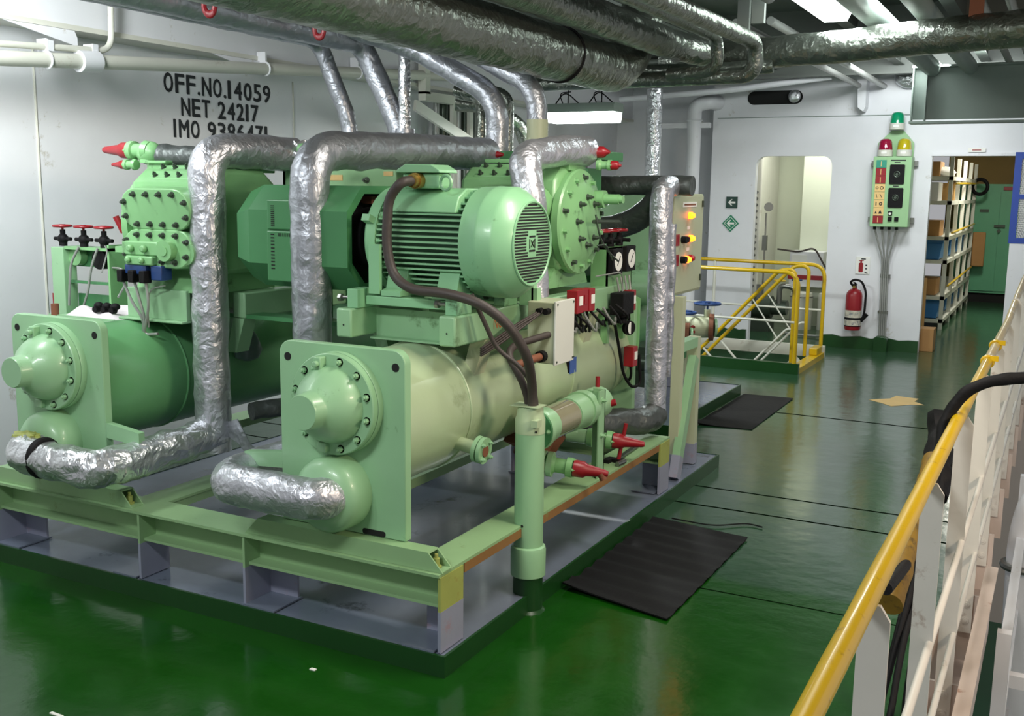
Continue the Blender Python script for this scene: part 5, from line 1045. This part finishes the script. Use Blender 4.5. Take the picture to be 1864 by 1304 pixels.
m.tube([(-4.87, Y0-0.03, 1.49), (-4.93, Y0-0.04, 1.40), (-4.95, Y0-0.04, 1.25), (-4.96, Y0-0.04, 1.16)], 0.007, n=8); m.tube([(-4.72, Y0-0.03, 1.49), (-4.77, Y0-0.04, 1.38), (-4.80, Y0-0.04, 1.25), (-4.84, Y0-0.04, 1.17)], 0.007, n=8)
m.tube([(-4.70, Y0, 1.51), (-4.62, Y0-0.05, 1.48), (-4.5, Y0-0.2, 1.38)], 0.004, n=6); m.tube([(-4.645, Y0, 1.385), (-4.56, Y0, 1.385), (-4.55, Y0, 1.30), (-4.50, Y0-0.1, 1.24)], 0.006, n=6)
m.obj('capillary_tubing', 'duct', t)
m = MB(); m.box((-5.12, Y0-0.02, 1.12), (-5.10, Y0+0.03, 1.22)); m.obj('red_tag', 'red', t, smooth=False)
for k, x in enumerate((-5.03, -4.86, -4.70)): needle_valve((x, Y0, 1.492), 'red wheeled valve on the left gauge board, %s from the wall' % ('first', 'second', 'third')[k], 0.047, 0.8)
t = thing('tray', 'green steel tray in front of the left gauge board holding a rag', 'tray', (-4.5, 3.85, 1.08))
m = MB(); m.box((-4.70, 3.72, 1.145), (-4.22, 4.05, 1.155)); m.box((-4.70, 3.715, 1.10), (-4.22, 3.725, 1.165)); m.box((-4.75, 3.75, 1.02), (-4.62, 4.05, 1.143)); m.obj('pan', 'green', t, smooth=False)
m = MB(); m.box((-4.56, 3.712, 1.11), (-4.47, 3.716, 1.15)); m.obj('slot', 'dark', t, smooth=False)
m = MB(); m.cyl((-4.655, 3.72, 1.15), (-4.655, 3.72, 1.22), 0.02, n=12); m.obj('brass_cock', 'rust', t)
def rag():
    m = MB(); vs = []; fs = []; nu, nv = 26, 16
    for top in (1, 0):
        for j in range(nv+1):
            for i in range(nu+1):
                x = -4.62+0.37*i/nu; y = 3.73+0.26*j/nv; e = min(i, nu-i)/nu*2; e2 = min(j, nv-j)/nv*2
                z = 1.158+(0.012+0.045*max(0, noise.noise(Vector((x*9, y*9, 0)))+0.45))*min(1, e*3)*min(1, e2*3+0.2) if top else 1.1565
                vs.append((x+0.02*noise.noise(Vector((y*12, 1, 0))), y+0.02*noise.noise(Vector((x*10, 5, 0))), z))
    k = (nu+1)*(nv+1)
    for o in (0, k):
        for j in range(nv):
            for i in range(nu): a = o+j*(nu+1)+i; fs.append((a, a+1, a+nu+2, a+nu+1))
    ring = [i for i in range(nu+1)]+[j*(nu+1)+nu for j in range(1, nv+1)]+[nv*(nu+1)+i for i in range(nu-1, -1, -1)]+[j*(nu+1) for j in range(nv-1, 0, -1)]
    for a, b in zip(ring, ring[1:]+ring[:1]): fs.append((a, b, b+k, a+k))
    m.add(vs, fs); tag(m.obj('rag', 'cloth'), 'white crumpled rag lying on the green tray at the left', 'rag')
rag()
for k, x in enumerate((-4.42, -4.36, -4.30)):
    m = MB(); m.ball((x, 3.80, 1.218), 0.024, (1.1, 1, 0.8)); m.cyl((x, 3.80, 1.20), (x, 3.77, 1.20), 0.016); tag(m.obj('black_knob', 'black'), 'black knob lying on the white rag, %s from the left' % ('first', 'second', 'third')[k], 'knob', 'black knobs on the rag')
t = thing('plastic_bag', 'dark plastic bag full of liquid hanging over the rear tank', 'bag', (-3.80, 4.22, 0.93))
m = MB(); m.lathe((-3.80, 4.22, 0.925), (0, 0, 1), [(0, 0.03), (0.015, 0.06), (0.06, 0.072), (0.10, 0.066), (0.14, 0.045), (0.17, 0.02), (0.185, 0.016), (0.21, 0.03)], 20); m.v = [p+Vector((0.012*noise.noise(p*17), 0.012*noise.noise(p*19), 0)) for p in m.v]; m.obj('bag', 'bag', t)
m = MB(); m.tube([(-3.80, 4.22, 1.10), (-3.83, 4.22, 1.20)], 0.005, n=6); m.obj('string', 'black', t)

# ------------------------------------------------------------------ grey control panel and its stand
t = thing('control_cabinet', 'sage grey control panel with orange pilot lamps behind the tall foil pipe', 'control panel', (-2.2, 6.35, 1.2))
PX = -2.10
m = MB(); m.box((PX-0.10, 6.03, 1.205), (PX, 6.63, 1.822)); m.obj('cabinet', 'panelgrey', t, 0.006, smooth=False)
m = MB(); m.box((PX, 6.045, 1.22), (PX+0.008, 6.615, 1.81)); d_ = m.obj('door', 'panelgrey', t, 0.003, smooth=False)
m = MB(); m.box((PX+0.008, 6.58, 1.74), (PX+0.018, 6.60, 1.78)); m.box((PX+0.008, 6.58, 1.27), (PX+0.018, 6.60, 1.31)); m.obj('door_lock', 'boltdark', d_)
m = MB(); m.box((PX+0.008, 6.20, 1.742), (PX+0.011, 6.47, 1.772)); np_ = m.obj('name_plate', 'labelwhite', d_, smooth=False)
m = MB(); m.box((PX+0.011, 6.225, 1.752), (PX+0.012, 6.445, 1.762)); m.obj('faded_line', 'rust', np_, smooth=False)
for y, z in ((6.33, 1.69), (6.35, 1.548), (6.29, 1.42), (6.36, 1.425)):
    m = MB(); m.cyl((PX+0.008, y, z), (PX+0.03, y, z), 0.022, n=18); m.cyl((PX+0.03, y, z), (PX+0.045, y, z), 0.019, 0.013, n=18); m.obj('pilot_lamp', 'pilot' if y != 6.36 else 'red', t, label='glowing orange pilot lamp' if y != 6.36 else 'dark red pilot lamp')
for z in (1.545, 1.422):
    m = MB(); m.box((PX+0.008, 6.10, z-0.035), (PX+0.012, 6.155, z+0.035)); m.obj('label_plate', 'red', t, smooth=False)
    m = MB(); m.cyl((PX+0.008, 6.21, z), (PX+0.04, 6.21, z), 0.022, n=16); m.cyl((PX+0.008, 6.27 if z > 1.5 else 6.24, z), (PX+0.035, 6.27 if z > 1.5 else 6.24, z), 0.018, n=16); m.obj('selector_switch', 'black', t)
for z in (1.615, 1.482):
    m = MB(); m.box((PX+0.008, 6.30, z-0.01), (PX+0.011, 6.35, z+0.01)); m.obj('caption', 'labelwhite', t, smooth=False)
t = thing('panel_stand', 'green and cream steel stand with slanted brace under the grey control panel', 'stand', (-2.05, 6.3, 0.086))
m = MB(); m.box((-2.09, 6.09, 0.086), (-2.03, 6.15, 1.205)); m.obj('post', 'cream', t, smooth=False)
m = MB(); m.box((-2.10, 6.42, 0.086), (-2.03, 6.48, 0.92)); m.obj('post', 'cream', t, smooth=False)
m = MB(); m.box((-2.10, 6.15, 0.86), (-2.03, 6.42, 0.92)); m.obj('rail', 'green', t, smooth=False)
m = MB(); m.bar((-2.035, 6.36, 0.80), (-2.02, 6.02, 0.09), 0.05, 0.085); m.obj('brace', 'green', t, smooth=False)
m = MB(); m.bar((-2.023, 6.08, 0.215), (-2.019, 6.018, 0.088), 0.054, 0.089); m.obj('painted_foot', 'lilac', t, smooth=False)
m = MB(); m.box((-2.092, 6.088, 0.087), (-2.028, 6.152, 0.22)); m.obj('painted_foot', 'lilac', t, smooth=False)
m = MB(); m.box((-2.102, 6.418, 0.087), (-2.028, 6.482, 0.22)); m.obj('painted_foot', 'lilac', t, smooth=False)

# ------------------------------------------------------------------ valve manifold plate and the foil pipes rising from it
t = thing('valve_manifold', 'dark green flat manifold plate behind the right compressor with pipes standing on it', 'manifold', (-2.92, 5.6, 1.9))
m = MB(); m.box((-3.20, 5.42, 2.005), (-2.32, 5.78, 2.055)); m.obj('plate', 'guard', t, 0.004, smooth=False)
m = MB(); m.box((-3.1, 5.5, 1.33), (-2.42, 5.7, 1.96)); m.box((-3.15, 5.46, 1.322), (-2.35, 5.74, 1.36)); m.obj('body', 'guard', t, smooth=False)
for x in (-3.12, -2.95, -2.72, -2.5):
    m = MB(); m.hexbolt((x, 5.42, 2.03), (0, -1, 0), 0.012, 0.015); m.obj('bolt', 'boltdark', t)
m = MB(); m.box((-3.08, 5.52, 1.96), (-2.5, 5.68, 2.005)); m.obj('gasket', 'steel', t, smooth=False)
G2 = 'foil jacketed pipes rising to the ceiling'
def rise(pts, r, label, m_='foil_dull', fillet=0.18, amp=0.005): return foil_pipe(pts, r, label, m_, fillet, amp, G2, 20, 0.04)
rise([(-3.95, 5.3, 2.80), (-3.62, 5.58, 2.68), (-3.055, 5.6, 2.37), (-3.055, 5.6, 2.055)], 0.068, 'foil pipe sloping from upper left then down, left of the pair on the manifold', 'foil_dull', 0.16)
rise([(-3.45, 5.7, 2.80), (-3.2, 5.62, 2.62), (-2.79, 5.6, 2.42), (-2.79, 5.6, 2.055)], 0.060, 'foil pipe sloping then straight down, right of the pair on the manifold', 'foil_dull', 0.16)
m = MB(); m.cyl((-2.79, 5.6, 2.08), (-2.79, 5.6, 2.24), 0.063, n=24); tag(m.obj('pipe_clamp_sleeve', 'cream'), 'cream sleeve with faint markings around the right pipe on the manifold', 'sleeve')
rise([(-4.28, 2.4, 2.77), (-4.28, 5.48, 2.75), (-4.13, 5.6, 2.24), (-4.115, 5.6, 1.25)], 0.052, 'leftmost slanting foil pipe dropping in front of the white left wall', 'foil_dull', 0.12)
rise([(-3.98, 2.4, 2.73), (-3.98, 5.53, 2.72), (-3.74, 5.6, 2.18), (-3.70, 5.6, 1.6), (-3.68, 5.6, 1.25)], 0.066, 'thick slanting foil pipe, second from the left wall', 'foil_dull', 0.12)
rise([(-3.70, 5.58, 3.0), (-3.70, 5.58, 2.20)], 0.038, 'thin straight vertical foil pipe above the long high foil pipe', 'foil_bright', 0.1)
m = MB(); m.cyl((-3.70, 5.58, 2.20), (-3.70, 5.58, 2.02), 0.062, n=22); m.cyl((-3.70, 5.58, 2.02), (-3.70, 5.58, 1.7), 0.05, n=22); tag(m.obj('insulation_collar', 'foil_dull'), 'wider foil collar at the foot of the thin vertical pipe', 'insulation')
for k, (x, y, z) in enumerate(((-3.80, 4.0, 2.60), (-3.80, 4.85, 2.60))):
    m = MB(); m.torus((x+0.02, y, z+0.10), (0.5, -0.85, 0), 0.026, 0.013, 20, 8); m.v = [Vector((p.x, p.y, z+0.10+(p.z-z-0.10)*1.5)) for p in m.v]; tag(m.obj('lifting_shackle', 'red'), ('red lifting eye under the ceiling pipes, nearer one at the top edge', 'red lifting eye under the ceiling pipes, farther one')[k], 'lifting eye', 'red lifting eyes')

# ------------------------------------------------------------------ ceiling pipes
G3 = 'foil jacketed ceiling pipes'
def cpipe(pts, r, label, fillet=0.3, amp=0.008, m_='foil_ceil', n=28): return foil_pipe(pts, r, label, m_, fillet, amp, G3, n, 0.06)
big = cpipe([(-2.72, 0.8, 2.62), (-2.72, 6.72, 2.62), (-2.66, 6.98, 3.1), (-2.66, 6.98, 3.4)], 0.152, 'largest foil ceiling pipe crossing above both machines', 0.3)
m = MB(); m.torus((-2.72, 5.75, 2.62), (0, 1, 0), 0.155, 0.008, 40, 8); tag(m.obj('pipe_band', 'black'), 'black band around the largest ceiling pipe', 'band')
cpipe([(-2.45, 1.6, 2.80), (-2.44, 6.95, 2.80), (-2.3, 7.25, 2.78)], 0.098, 'second largest foil ceiling pipe, right of the largest one', 0.3)
cpipe([(-1.98, 2.2, 2.80), (-1.90, 6.95, 2.80), (-1.90, 7.0, 2.60), (-2.1, 7.03, 2.595), (-3.55, 7.1, 2.60)], 0.052, 'slim foil ceiling pipe dropping at its far end then running left', 0.10, 0.004)
cpipe([(-2.18, 4.2, 2.86), (-2.14, 6.9, 2.84), (-2.14, 6.95, 2.66), (-2.25, 6.98, 2.62), (-2.5, 7.0, 2.62)], 0.042, 'slim foil ceiling pipe with short drop beside the other dropping pipe', 0.09, 0.004)
cpipe([(-1.62, 2.2, 2.93), (-1.60, 6.1, 2.93)], 0.045, 'slim dull ceiling pipe nearer the walkway lamp', 0.1, 0.004, 'foil_dull')
cpipe([(-2.75, 7.62, 2.78), (-1.95, 7.52, 2.80), (-1.45, 7.42, 2.80), (-0.95, 7.25, 2.81), (-0.3, 6.98, 2.80), (0.9, 6.6, 2.80)], 0.108, 'wavy foil pipe crossing the walkway under the ceiling', 0.3)
cpipe([(-3.6, 7.35, 2.70), (-2.3, 7.40, 2.68), (-1.9, 7.45, 2.70)], 0.05, 'thin foil pipe running left beneath the cross pipe', 0.1, 0.004)
for k, (x, y0, y1, z, r) in enumerate(((-1.28, 4.7, 12.9, 3.02, 0.08), (-0.95, 4.7, 12.9, 3.02, 0.07), (-0.62, 4.7, 12.9, 3.06, 0.03), (-0.45, 4.7, 12.9, 3.06, 0.03), (-0.28, 4.7, 12.9, 3.06, 0.025), (-2.0, 7.7, 12.9, 3.04, 0.03), (-2.25, 7.7, 12.9, 3.04, 0.03))):
    m = MB(); m.cyl((x, y0, z), (x, y1, z), r, n=18); tag(m.obj('ceiling_pipe', 'duct' if k > 1 else 'beam'), ('thick grey pipe under the ceiling beyond the lamp, left one', 'thick grey pipe under the ceiling beyond the lamp, right one', 'thin ceiling pipe at the right, first of three', 'thin ceiling pipe at the right, second of three', 'thin ceiling pipe at the right, third of three', 'thin ceiling pipe left of the lamp, right one', 'thin ceiling pipe left of the lamp, left one')[k], 'pipe', 'bare ceiling pipes')
for k, (x, y) in enumerate(((-1.83, 6.75), (-2.05, 7.2), (-0.6, 7.08))):
    m = MB(); m.box((x-0.04, y-0.02, 2.88), (x+0.04, y+0.02, 3.4)); tag(m.obj('pipe_hanger', ('ceil', 'ceil', 'rust')[k], smooth=False), ('flat grey hanger strap above the slim dropping pipe', 'flat grey hanger strap at the cross pipe, left one', 'rusty hanger strap at the cross pipe, right end')[k], 'hanger')
# pipes on the back wall
m = MB(); m.tube([(-4.25, 11.5, 0.0), (-4.255, 11.5, 2.96)], 0.088, n=22, amp=0.006, step=0.05); tag(m.obj('insulated_pipe', 'foil_bright'), 'upright bright foil pipe near the back wall behind the control panel', 'pipe')
t = thing('vent_pipe', 'white upright vent pipe with elbow on the back wall', 'pipe', (-4.15, 12.75, 0))
m = MB(); m.tube([(-4.15, 12.62, 0.0), (-4.15, 12.62, 2.86), (-3.98, 12.66, 2.90), (-3.95, 12.9, 2.90)], 0.085, fillet=0.16, n=24, step=0.1); m.obj('pipe_run', 'white', t)
m = MB(); m.box((-4.56, 12.60, 2.59), (-3.95, 12.66, 2.65)); m.torus((-4.15, 12.62, 2.68), (0, 0, 1), 0.088, 0.01); m.obj('bracket', 'white', t)
m = MB(); m.tube([(-5.0, 12.3, 2.93), (-3.6, 12.3, 3.0), (-2.5, 12.4, 3.12)], 0.035, n=14, fillet=0.2); tag(m.obj('wall_pipe', 'white'), 'thin white pipe rising to the right under the ceiling at the back wall', 'pipe')
t = thing('cutout_pipe', 'round foil pipe end showing in a cut-out high on the back wall, left', 'pipe', (-3.1, 12.8, 2.9))
m = MB(); m.prism([(-3.0+0.08*math.cos(math.radians(a)), 2.95+0.08*math.sin(math.radians(a))) for a in range(-90, 91, 15)]+[(-3.5+0.08*math.cos(math.radians(a)), 2.95+0.08*math.sin(math.radians(a))) for a in range(90, 271, 15)], 'y', 12.893, 12.9); m.obj('opening', 'dark', t, smooth=False)
m = MB(); m.ball((-3.01, 12.86, 2.955), 0.075, (1, 0.5, 1)); m.obj('pipe_end', 'foil_bright', t)
t = thing('cutout_pipe', 'round foil pipe end in a cut-out high on the back wall beside the girder', 'pipe', (-1.7, 12.8, 3.0))
m = MB(); m.ball((-1.72, 12.8, 3.13), 0.13, (1.3, 0.5, 1)); m.obj('pipe_end', 'foil_bright', t)

# ------------------------------------------------------------------ pipe rack at the far end of the left wall
t = thing('pipe_rack', 'cream framed rack with dark upright pipes at the far end of the left wall', 'rack', (-5.3, 9, 1.5))
for y in (8.80, 9.12, 9.6):
    m = MB(); m.box((-5.32, y, 0), (-5.28, y+0.06, 2.70)); m.obj('post', 'offwhite', t, smooth=False)
for k in range(9):
    m = MB(); y = 8.72+k*0.125; m.cyl((-5.42, y, 0), (-5.42, y, 2.68), 0.045 if k % 2 else 0.03, n=14); m.obj('pipe', 'boltdark' if k % 3 else 'duct', t)
m = MB(); m.bar((-5.0, 7.7, 2.53), (-5.0, 9.0, 2.16), 0.03, 0.09); m.obj('sloping_rail', 'offwhite', t, smooth=False)
t = thing('pipe_bracket', 'cream rectangular bracket frame high on the left wall', 'bracket', (-5.3, 8.5, 2.7))
m = MB(); m.box((-5.34, 8.28, 2.68), (-5.26, 8.36, 2.96)); m.box((-5.34, 8.28, 2.62), (-5.26, 8.98, 2.70)); m.obj('frame', 'offwhite', t, smooth=False)
m = MB(); m.tube([(-5.05, 8.45, 2.60), (-4.75, 8.62, 2.58), (-4.6, 8.9, 2.40), (-4.5, 9.0, 2.0)], 0.07, n=18, amp=0.005); tag(m.obj('insulated_pipe', 'foil_ceil'), 'short foil pipe bending down by the far pipe rack', 'pipe')
for k, (x, y) in enumerate(((-4.3, 7.6), (-4.05, 7.6), (-4.45, 7.9))):
    m = MB(); m.tube([(x-0.2, y-0.1, 2.62), (x, y, 2.58), (x, y, 0.1)], 0.045, n=16, amp=0.003, fillet=0.1); tag(m.obj('insulated_pipe', 'foil_ceil'), 'slim foil pipe behind the manifold pipes, %s of three' % ('middle', 'right', 'left')[k], 'pipe', 'slim pipes behind the manifold')

# ------------------------------------------------------------------ third machine behind, half hidden
t = thing('rear_machine', 'light green machine housing with slanted top, half hidden behind the front machine', 'machine', (-3.2, 8.1, 0.1))
m = MB(); m.prism([(-3.75, 0.95), (-2.93, 0.95), (-2.93, 1.88), (-3.12, 1.84), (-3.55, 1.60), (-3.75, 1.45)], 'y', 8.0, 8.55); m.obj('housing', 'green', t, 0.01, smooth=False)
m = MB(); m.cyl((-3.35, 7.9, 1.07), (-2.86, 7.9, 1.07), 0.14, n=32); m.obj('cylinder', 'green', t)
m = MB(); m.cyl((-3.3, 7.6, 0.72), (-3.3, 9.1, 0.72), 0.27, n=40); m.obj('tank', 'tankdark', t)
m = MB(); m.box((-3.6, 7.55, 0.45), (-3.0, 7.6, 1.02)); m.obj('end_plate', 'green', t, 0.01, smooth=False)
m = MB(); m.box((-3.72, 7.45, 0.34), (-2.98, 7.60, 0.46)); m.box((-3.1, 7.6, 0.34), (-2.98, 9.1, 0.44)); m.obj('frame', 'guard', t, smooth=False)
for x, y in ((-3.05, 7.5), (-3.05, 8.9), (-3.65, 7.5)):
    m = MB(); m.box((x-0.05, y-0.03, 0.1), (x+0.05, y+0.03, 0.34)); m.obj('leg', 'lilac', t, smooth=False)
m = MB(); m.cyl((-2.95, 7.72, 0.5), (-2.82, 7.72, 0.5), 0.07, n=18); m.box((-3.0, 7.7, 0.3), (-2.85, 8.2, 0.62)); m.obj('pump_block', 'boltdark', t)
t = thing('sea_water_valves', 'pair of cream flanged valves with blue handwheels beside the stair', 'valve', (-2.9, 9.2, 0.3))
for (x, y, z, r) in ((-3.06, 9.2, 0.52, 0.10), (-2.88, 9.35, 0.60, 0.10)):
    m = MB(); m.cyl((x-0.22, y-0.05, z-0.02), (x+0.05, y+0.02, z), r, n=24); m.cyl((x, y, z+0.08), (x, y, z+0.16), 0.03, n=12); b = m.obj('valve_body', 'cream', t)
    m = MB(); m.cyl((x+0.03, y-0.02, z), (x+0.07, y-0.01, z), r*1.25, n=24); m.obj('flange', 'rust', b)
    m = MB(); m.cyl((x+0.07, y-0.01, z), (x+0.09, y, z), r*0.85, n=24); m.obj('blank_cover', 'green', b)
    m = MB(); m.cyl((x, y, z+0.16), (x, y, z+0.22), 0.01, n=8); m.wheel((x, y, z+0.215), (0, 0, 1), 0.115, 0.012, 5); m.obj('handwheel', 'blue', b)
m = MB(); m.wheel((-3.20, 9.15, 0.72), (0, 0, 1), 0.10, 0.012, 5); m.cyl((-3.20, 9.15, 0.5), (-3.20, 9.15, 0.72), 0.012, n=8); m.obj('handwheel', 'blue', t)
m = MB(); m.torus((-2.97, 9.22, 0.58), (1, -0.3, 0), 0.03, 0.012); m.obj('red_ring', 'red', t)
m = MB(); m.tube([(-3.08, 9.25, 0.52), (-3.25, 9.2, 0.5), (-3.28, 9.2, 0.1)], 0.06, n=16); m.box((-3.04, 9.22, 0.1), (-2.99, 9.26, 0.46)); m.obj('pipe_leg', 'cream', t)

# ------------------------------------------------------------------ railing along the shaft
t = thing('shaft_railing', 'long railing with yellow top pipe and white flat posts along the shaft edge', 'railing', (-0.3, 4, 0))
m = MB(); m.tube([(-0.287, 0.7, 1.065), (-0.287, 5.4, 1.06)], 0.0225, n=20, step=0.2, amp=0.0012); m.obj('top_pipe', 'yellow', t)
m = MB(); m.tube([(-0.287, 5.4, 1.06), (-0.286, 7.2, 1.055), (-0.285, 8.2, 1.11), (-0.28, 9.4, 1.17), (-0.28, 11.5, 1.17)], 0.022, n=18, fillet=0.2, step=0.2); m.obj('worn_top_pipe', mat('worn_yellow', '#C9B27A', 0.3, var=0.2, dirt='#E0DCD0', dirt_amt=0.3, dscale=10, coat=0.2), t)
for y in (5.4, 6.0):
    m = MB(); m.torus((-0.287, y, 1.06), (0, 1, 0), 0.026, 0.007, 18, 8); m.box((-0.275, y-0.01, 1.065), (-0.24, y+0.01, 1.09)); m.obj('clamp', 'yellow', t)
py_ = [2.06, 3.05, 4.05, 5.05, 6.05, 7.05, 8.05, 9.05, 10.05, 11.05]
for y in py_:
    zt = 1.05 if y < 7.5 else 1.13
    m = MB(); m.prism([(-0.302, -0.16), (-0.242, -0.16), (-0.242, zt-0.03), (-0.262, zt), (-0.302, zt)], 'y', y, y+0.011); p_ = m.obj('post', 'railwhite', t, smooth=False)
    for z in (-0.02, -0.10): m = MB(); m.cyl((-0.27, y-0.004, z), (-0.27, y, z), 0.016, n=14); m.cyl((-0.27, y-0.007, z), (-0.27, y-0.004, z), 0.008, n=6); m.obj('bolt', 'railwhite', p_)
    m = MB(); m.prism([(-0.36, -0.30), (-0.215, -0.30), (-0.215, 0.02), (-0.36, 0.02)], 'y', y+0.011, y+0.022); m.obj('bracket', 'rail_pink', p_, smooth=False)
for z in (0.58,):
    m = MB(); m.tube([(-0.25, 0.9, z), (-0.25, 11.0, z)], 0.012, n=12, step=1); m.obj('mid_rail', 'railwhite', t)
m = MB(); m.tube([(-0.252, 0.9, 0.22), (-0.252, 11.0, 0.22)], 0.011, n=12, step=1); m.obj('low_rail', 'railwhite', t)
# cables and hose at the railing
m = MB(); m.tube([(0.15, 4.05, 1.24), (-0.09, 3.98, 1.225), (-0.20, 3.95, 1.205), (-0.275, 3.94, 1.16), (-0.325, 3.93, 1.06), (-0.325, 3.86, 0.85), (-0.27, 3.70, 0.65), (-0.26, 3.62, 0.40), (-0.27, 3.58, 0.05), (-0.27, 3.5, -0.35)], 0.026, fillet=0.1, n=16, step=0.015, amp=0.005, fq=40) if False else m.tube([(0.15, 4.05, 1.24), (-0.09, 3.98, 1.225), (-0.20, 3.95, 1.205), (-0.275, 3.94, 1.16), (-0.332, 3.93, 1.06), (-0.34, 3.84, 0.85), (-0.335, 3.72, 0.65), (-0.335, 3.62, 0.40), (-0.345, 3.55, 0.05)], 0.0195, n=16, fillet=0.08, step=0.012, amp=0.005)
tag(m.obj('wrapped_hose', 'black'), 'thick black wrapped hose draped over the yellow rail from the right', 'hose')
for k, pts in enumerate(([(-0.33, 4.55, 0.80), (-0.36, 4.35, 0.70), (-0.37, 4.0, 0.62), (-0.37, 3.5, 0.66), (-0.37, 3.0, 0.74)], [(-0.36, 4.5, 0.72), (-0.38, 4.1, 0.45), (-0.40, 3.75, 0.22), (-0.40, 3.6, 0.05), (-0.41, 3.3, 0.03)], [(-0.36, 4.45, 0.70), (-0.40, 3.95, 0.40), (-0.44, 3.7, 0.10), (-0.43, 3.4, 0.03), (-0.40, 3.2, 0.04)], [(-0.34, 4.4, 0.90), (-0.40, 4.3, 0.60), (-0.43, 3.9, 0.25), (-0.45, 3.65, 0.04)])):
    m = MB(); m.tube(pts, 0.018 if k == 0 else 0.012, fillet=0.15, n=12); tag(m.obj('loose_cable', 'black'), 'black cable hanging behind the railing posts down to the deck', 'cable', 'black cables behind the railing')
m = MB(); m.tube([(-0.375, 4.12, 0.86), (-0.385, 3.25, 0.60)], 0.036, n=16, step=0.03, amp=0.006); tag(m.obj('rolled_strap', mat('dirty_yellow', '#75590F', 0.6, var=0.4, scale=20, dirt='#1A160C', dirt_amt=0.3, dscale=18)), 'dirty yellow roll tied behind the railing', 'strap')
m = MB(); m.tube([(-0.36, 4.2, 0.70), (-0.40, 4.6, 0.92)], 0.05, n=12, amp=0.02, step=0.03); tag(m.obj('cable_bundle', 'black'), 'dark bundle of cables tied behind the railing', 'cable bundle')

# ------------------------------------------------------------------ lower deck of the shaft
t = thing('access_ladder', 'white steel frame standing in the shaft below the railing', 'frame', (0.0, 6, -2.6))
for x, y in ((-0.10, 5.0), (0.12, 5.0), (-0.12, 8.0), (0.35, 8.0)):
    m = MB(); m.box((x-0.03, y-0.03, -2.6), (x+0.03, y+0.03, -0.1)); m.obj('post', 'white', t, smooth=False)
for z in (-0.35, -0.8, -1.5):
    m = MB(); m.box((-0.065, 4.975, z), (0.4, 5.025, z+0.06)); m.box((-0.125, 5.035, z+0.001), (-0.075, 7.96, z+0.059)); m.obj('rail', 'white', t, smooth=False)
t = thing('shaft_pipe', 'white curved pipe elbow in the shaft beyond the railing posts', 'pipe', (-0.05, 6.5, -1))
m = MB(); m.tube([(-0.05, 7.2, -1.6), (-0.08, 7.2, -0.30), (-0.02, 7.2, 0.0), (0.3, 7.2, 0.0)], 0.10, n=20, fillet=0.2); m.obj('pipe_run', 'white', t)
m = MB(); m.torus((-0.08, 7.2, -0.5), (0, 0, 1), 0.11, 0.025); m.obj('flange', 'steel', t)
t = thing('shaft_lamp', 'lamp housing with lit lower face in the shaft at the bottom right', 'lamp', (-0.1, 3.0, -0.6))
m = MB(); m.box((-0.19, 2.75, -0.38), (-0.10, 3.35, -0.28)); m.obj('housing', 'beam', t, 0.008, smooth=False)
m = MB(); m.box((-0.185, 2.72, -0.42), (-0.105, 3.30, -0.38)); m.obj('diffuser', 'lampon', t, smooth=False)
m = MB(); m.box((-0.20, 2.9, -0.28), (-0.18, 5.4, 0.05)); m.box((-0.215, 2.9, 0.05), (-0.16, 5.4, 0.06)); tag(m.obj('cable_tray', 'rail_pink', smooth=False), 'brownish white cable tray hung outside the railing posts', 'cable tray')
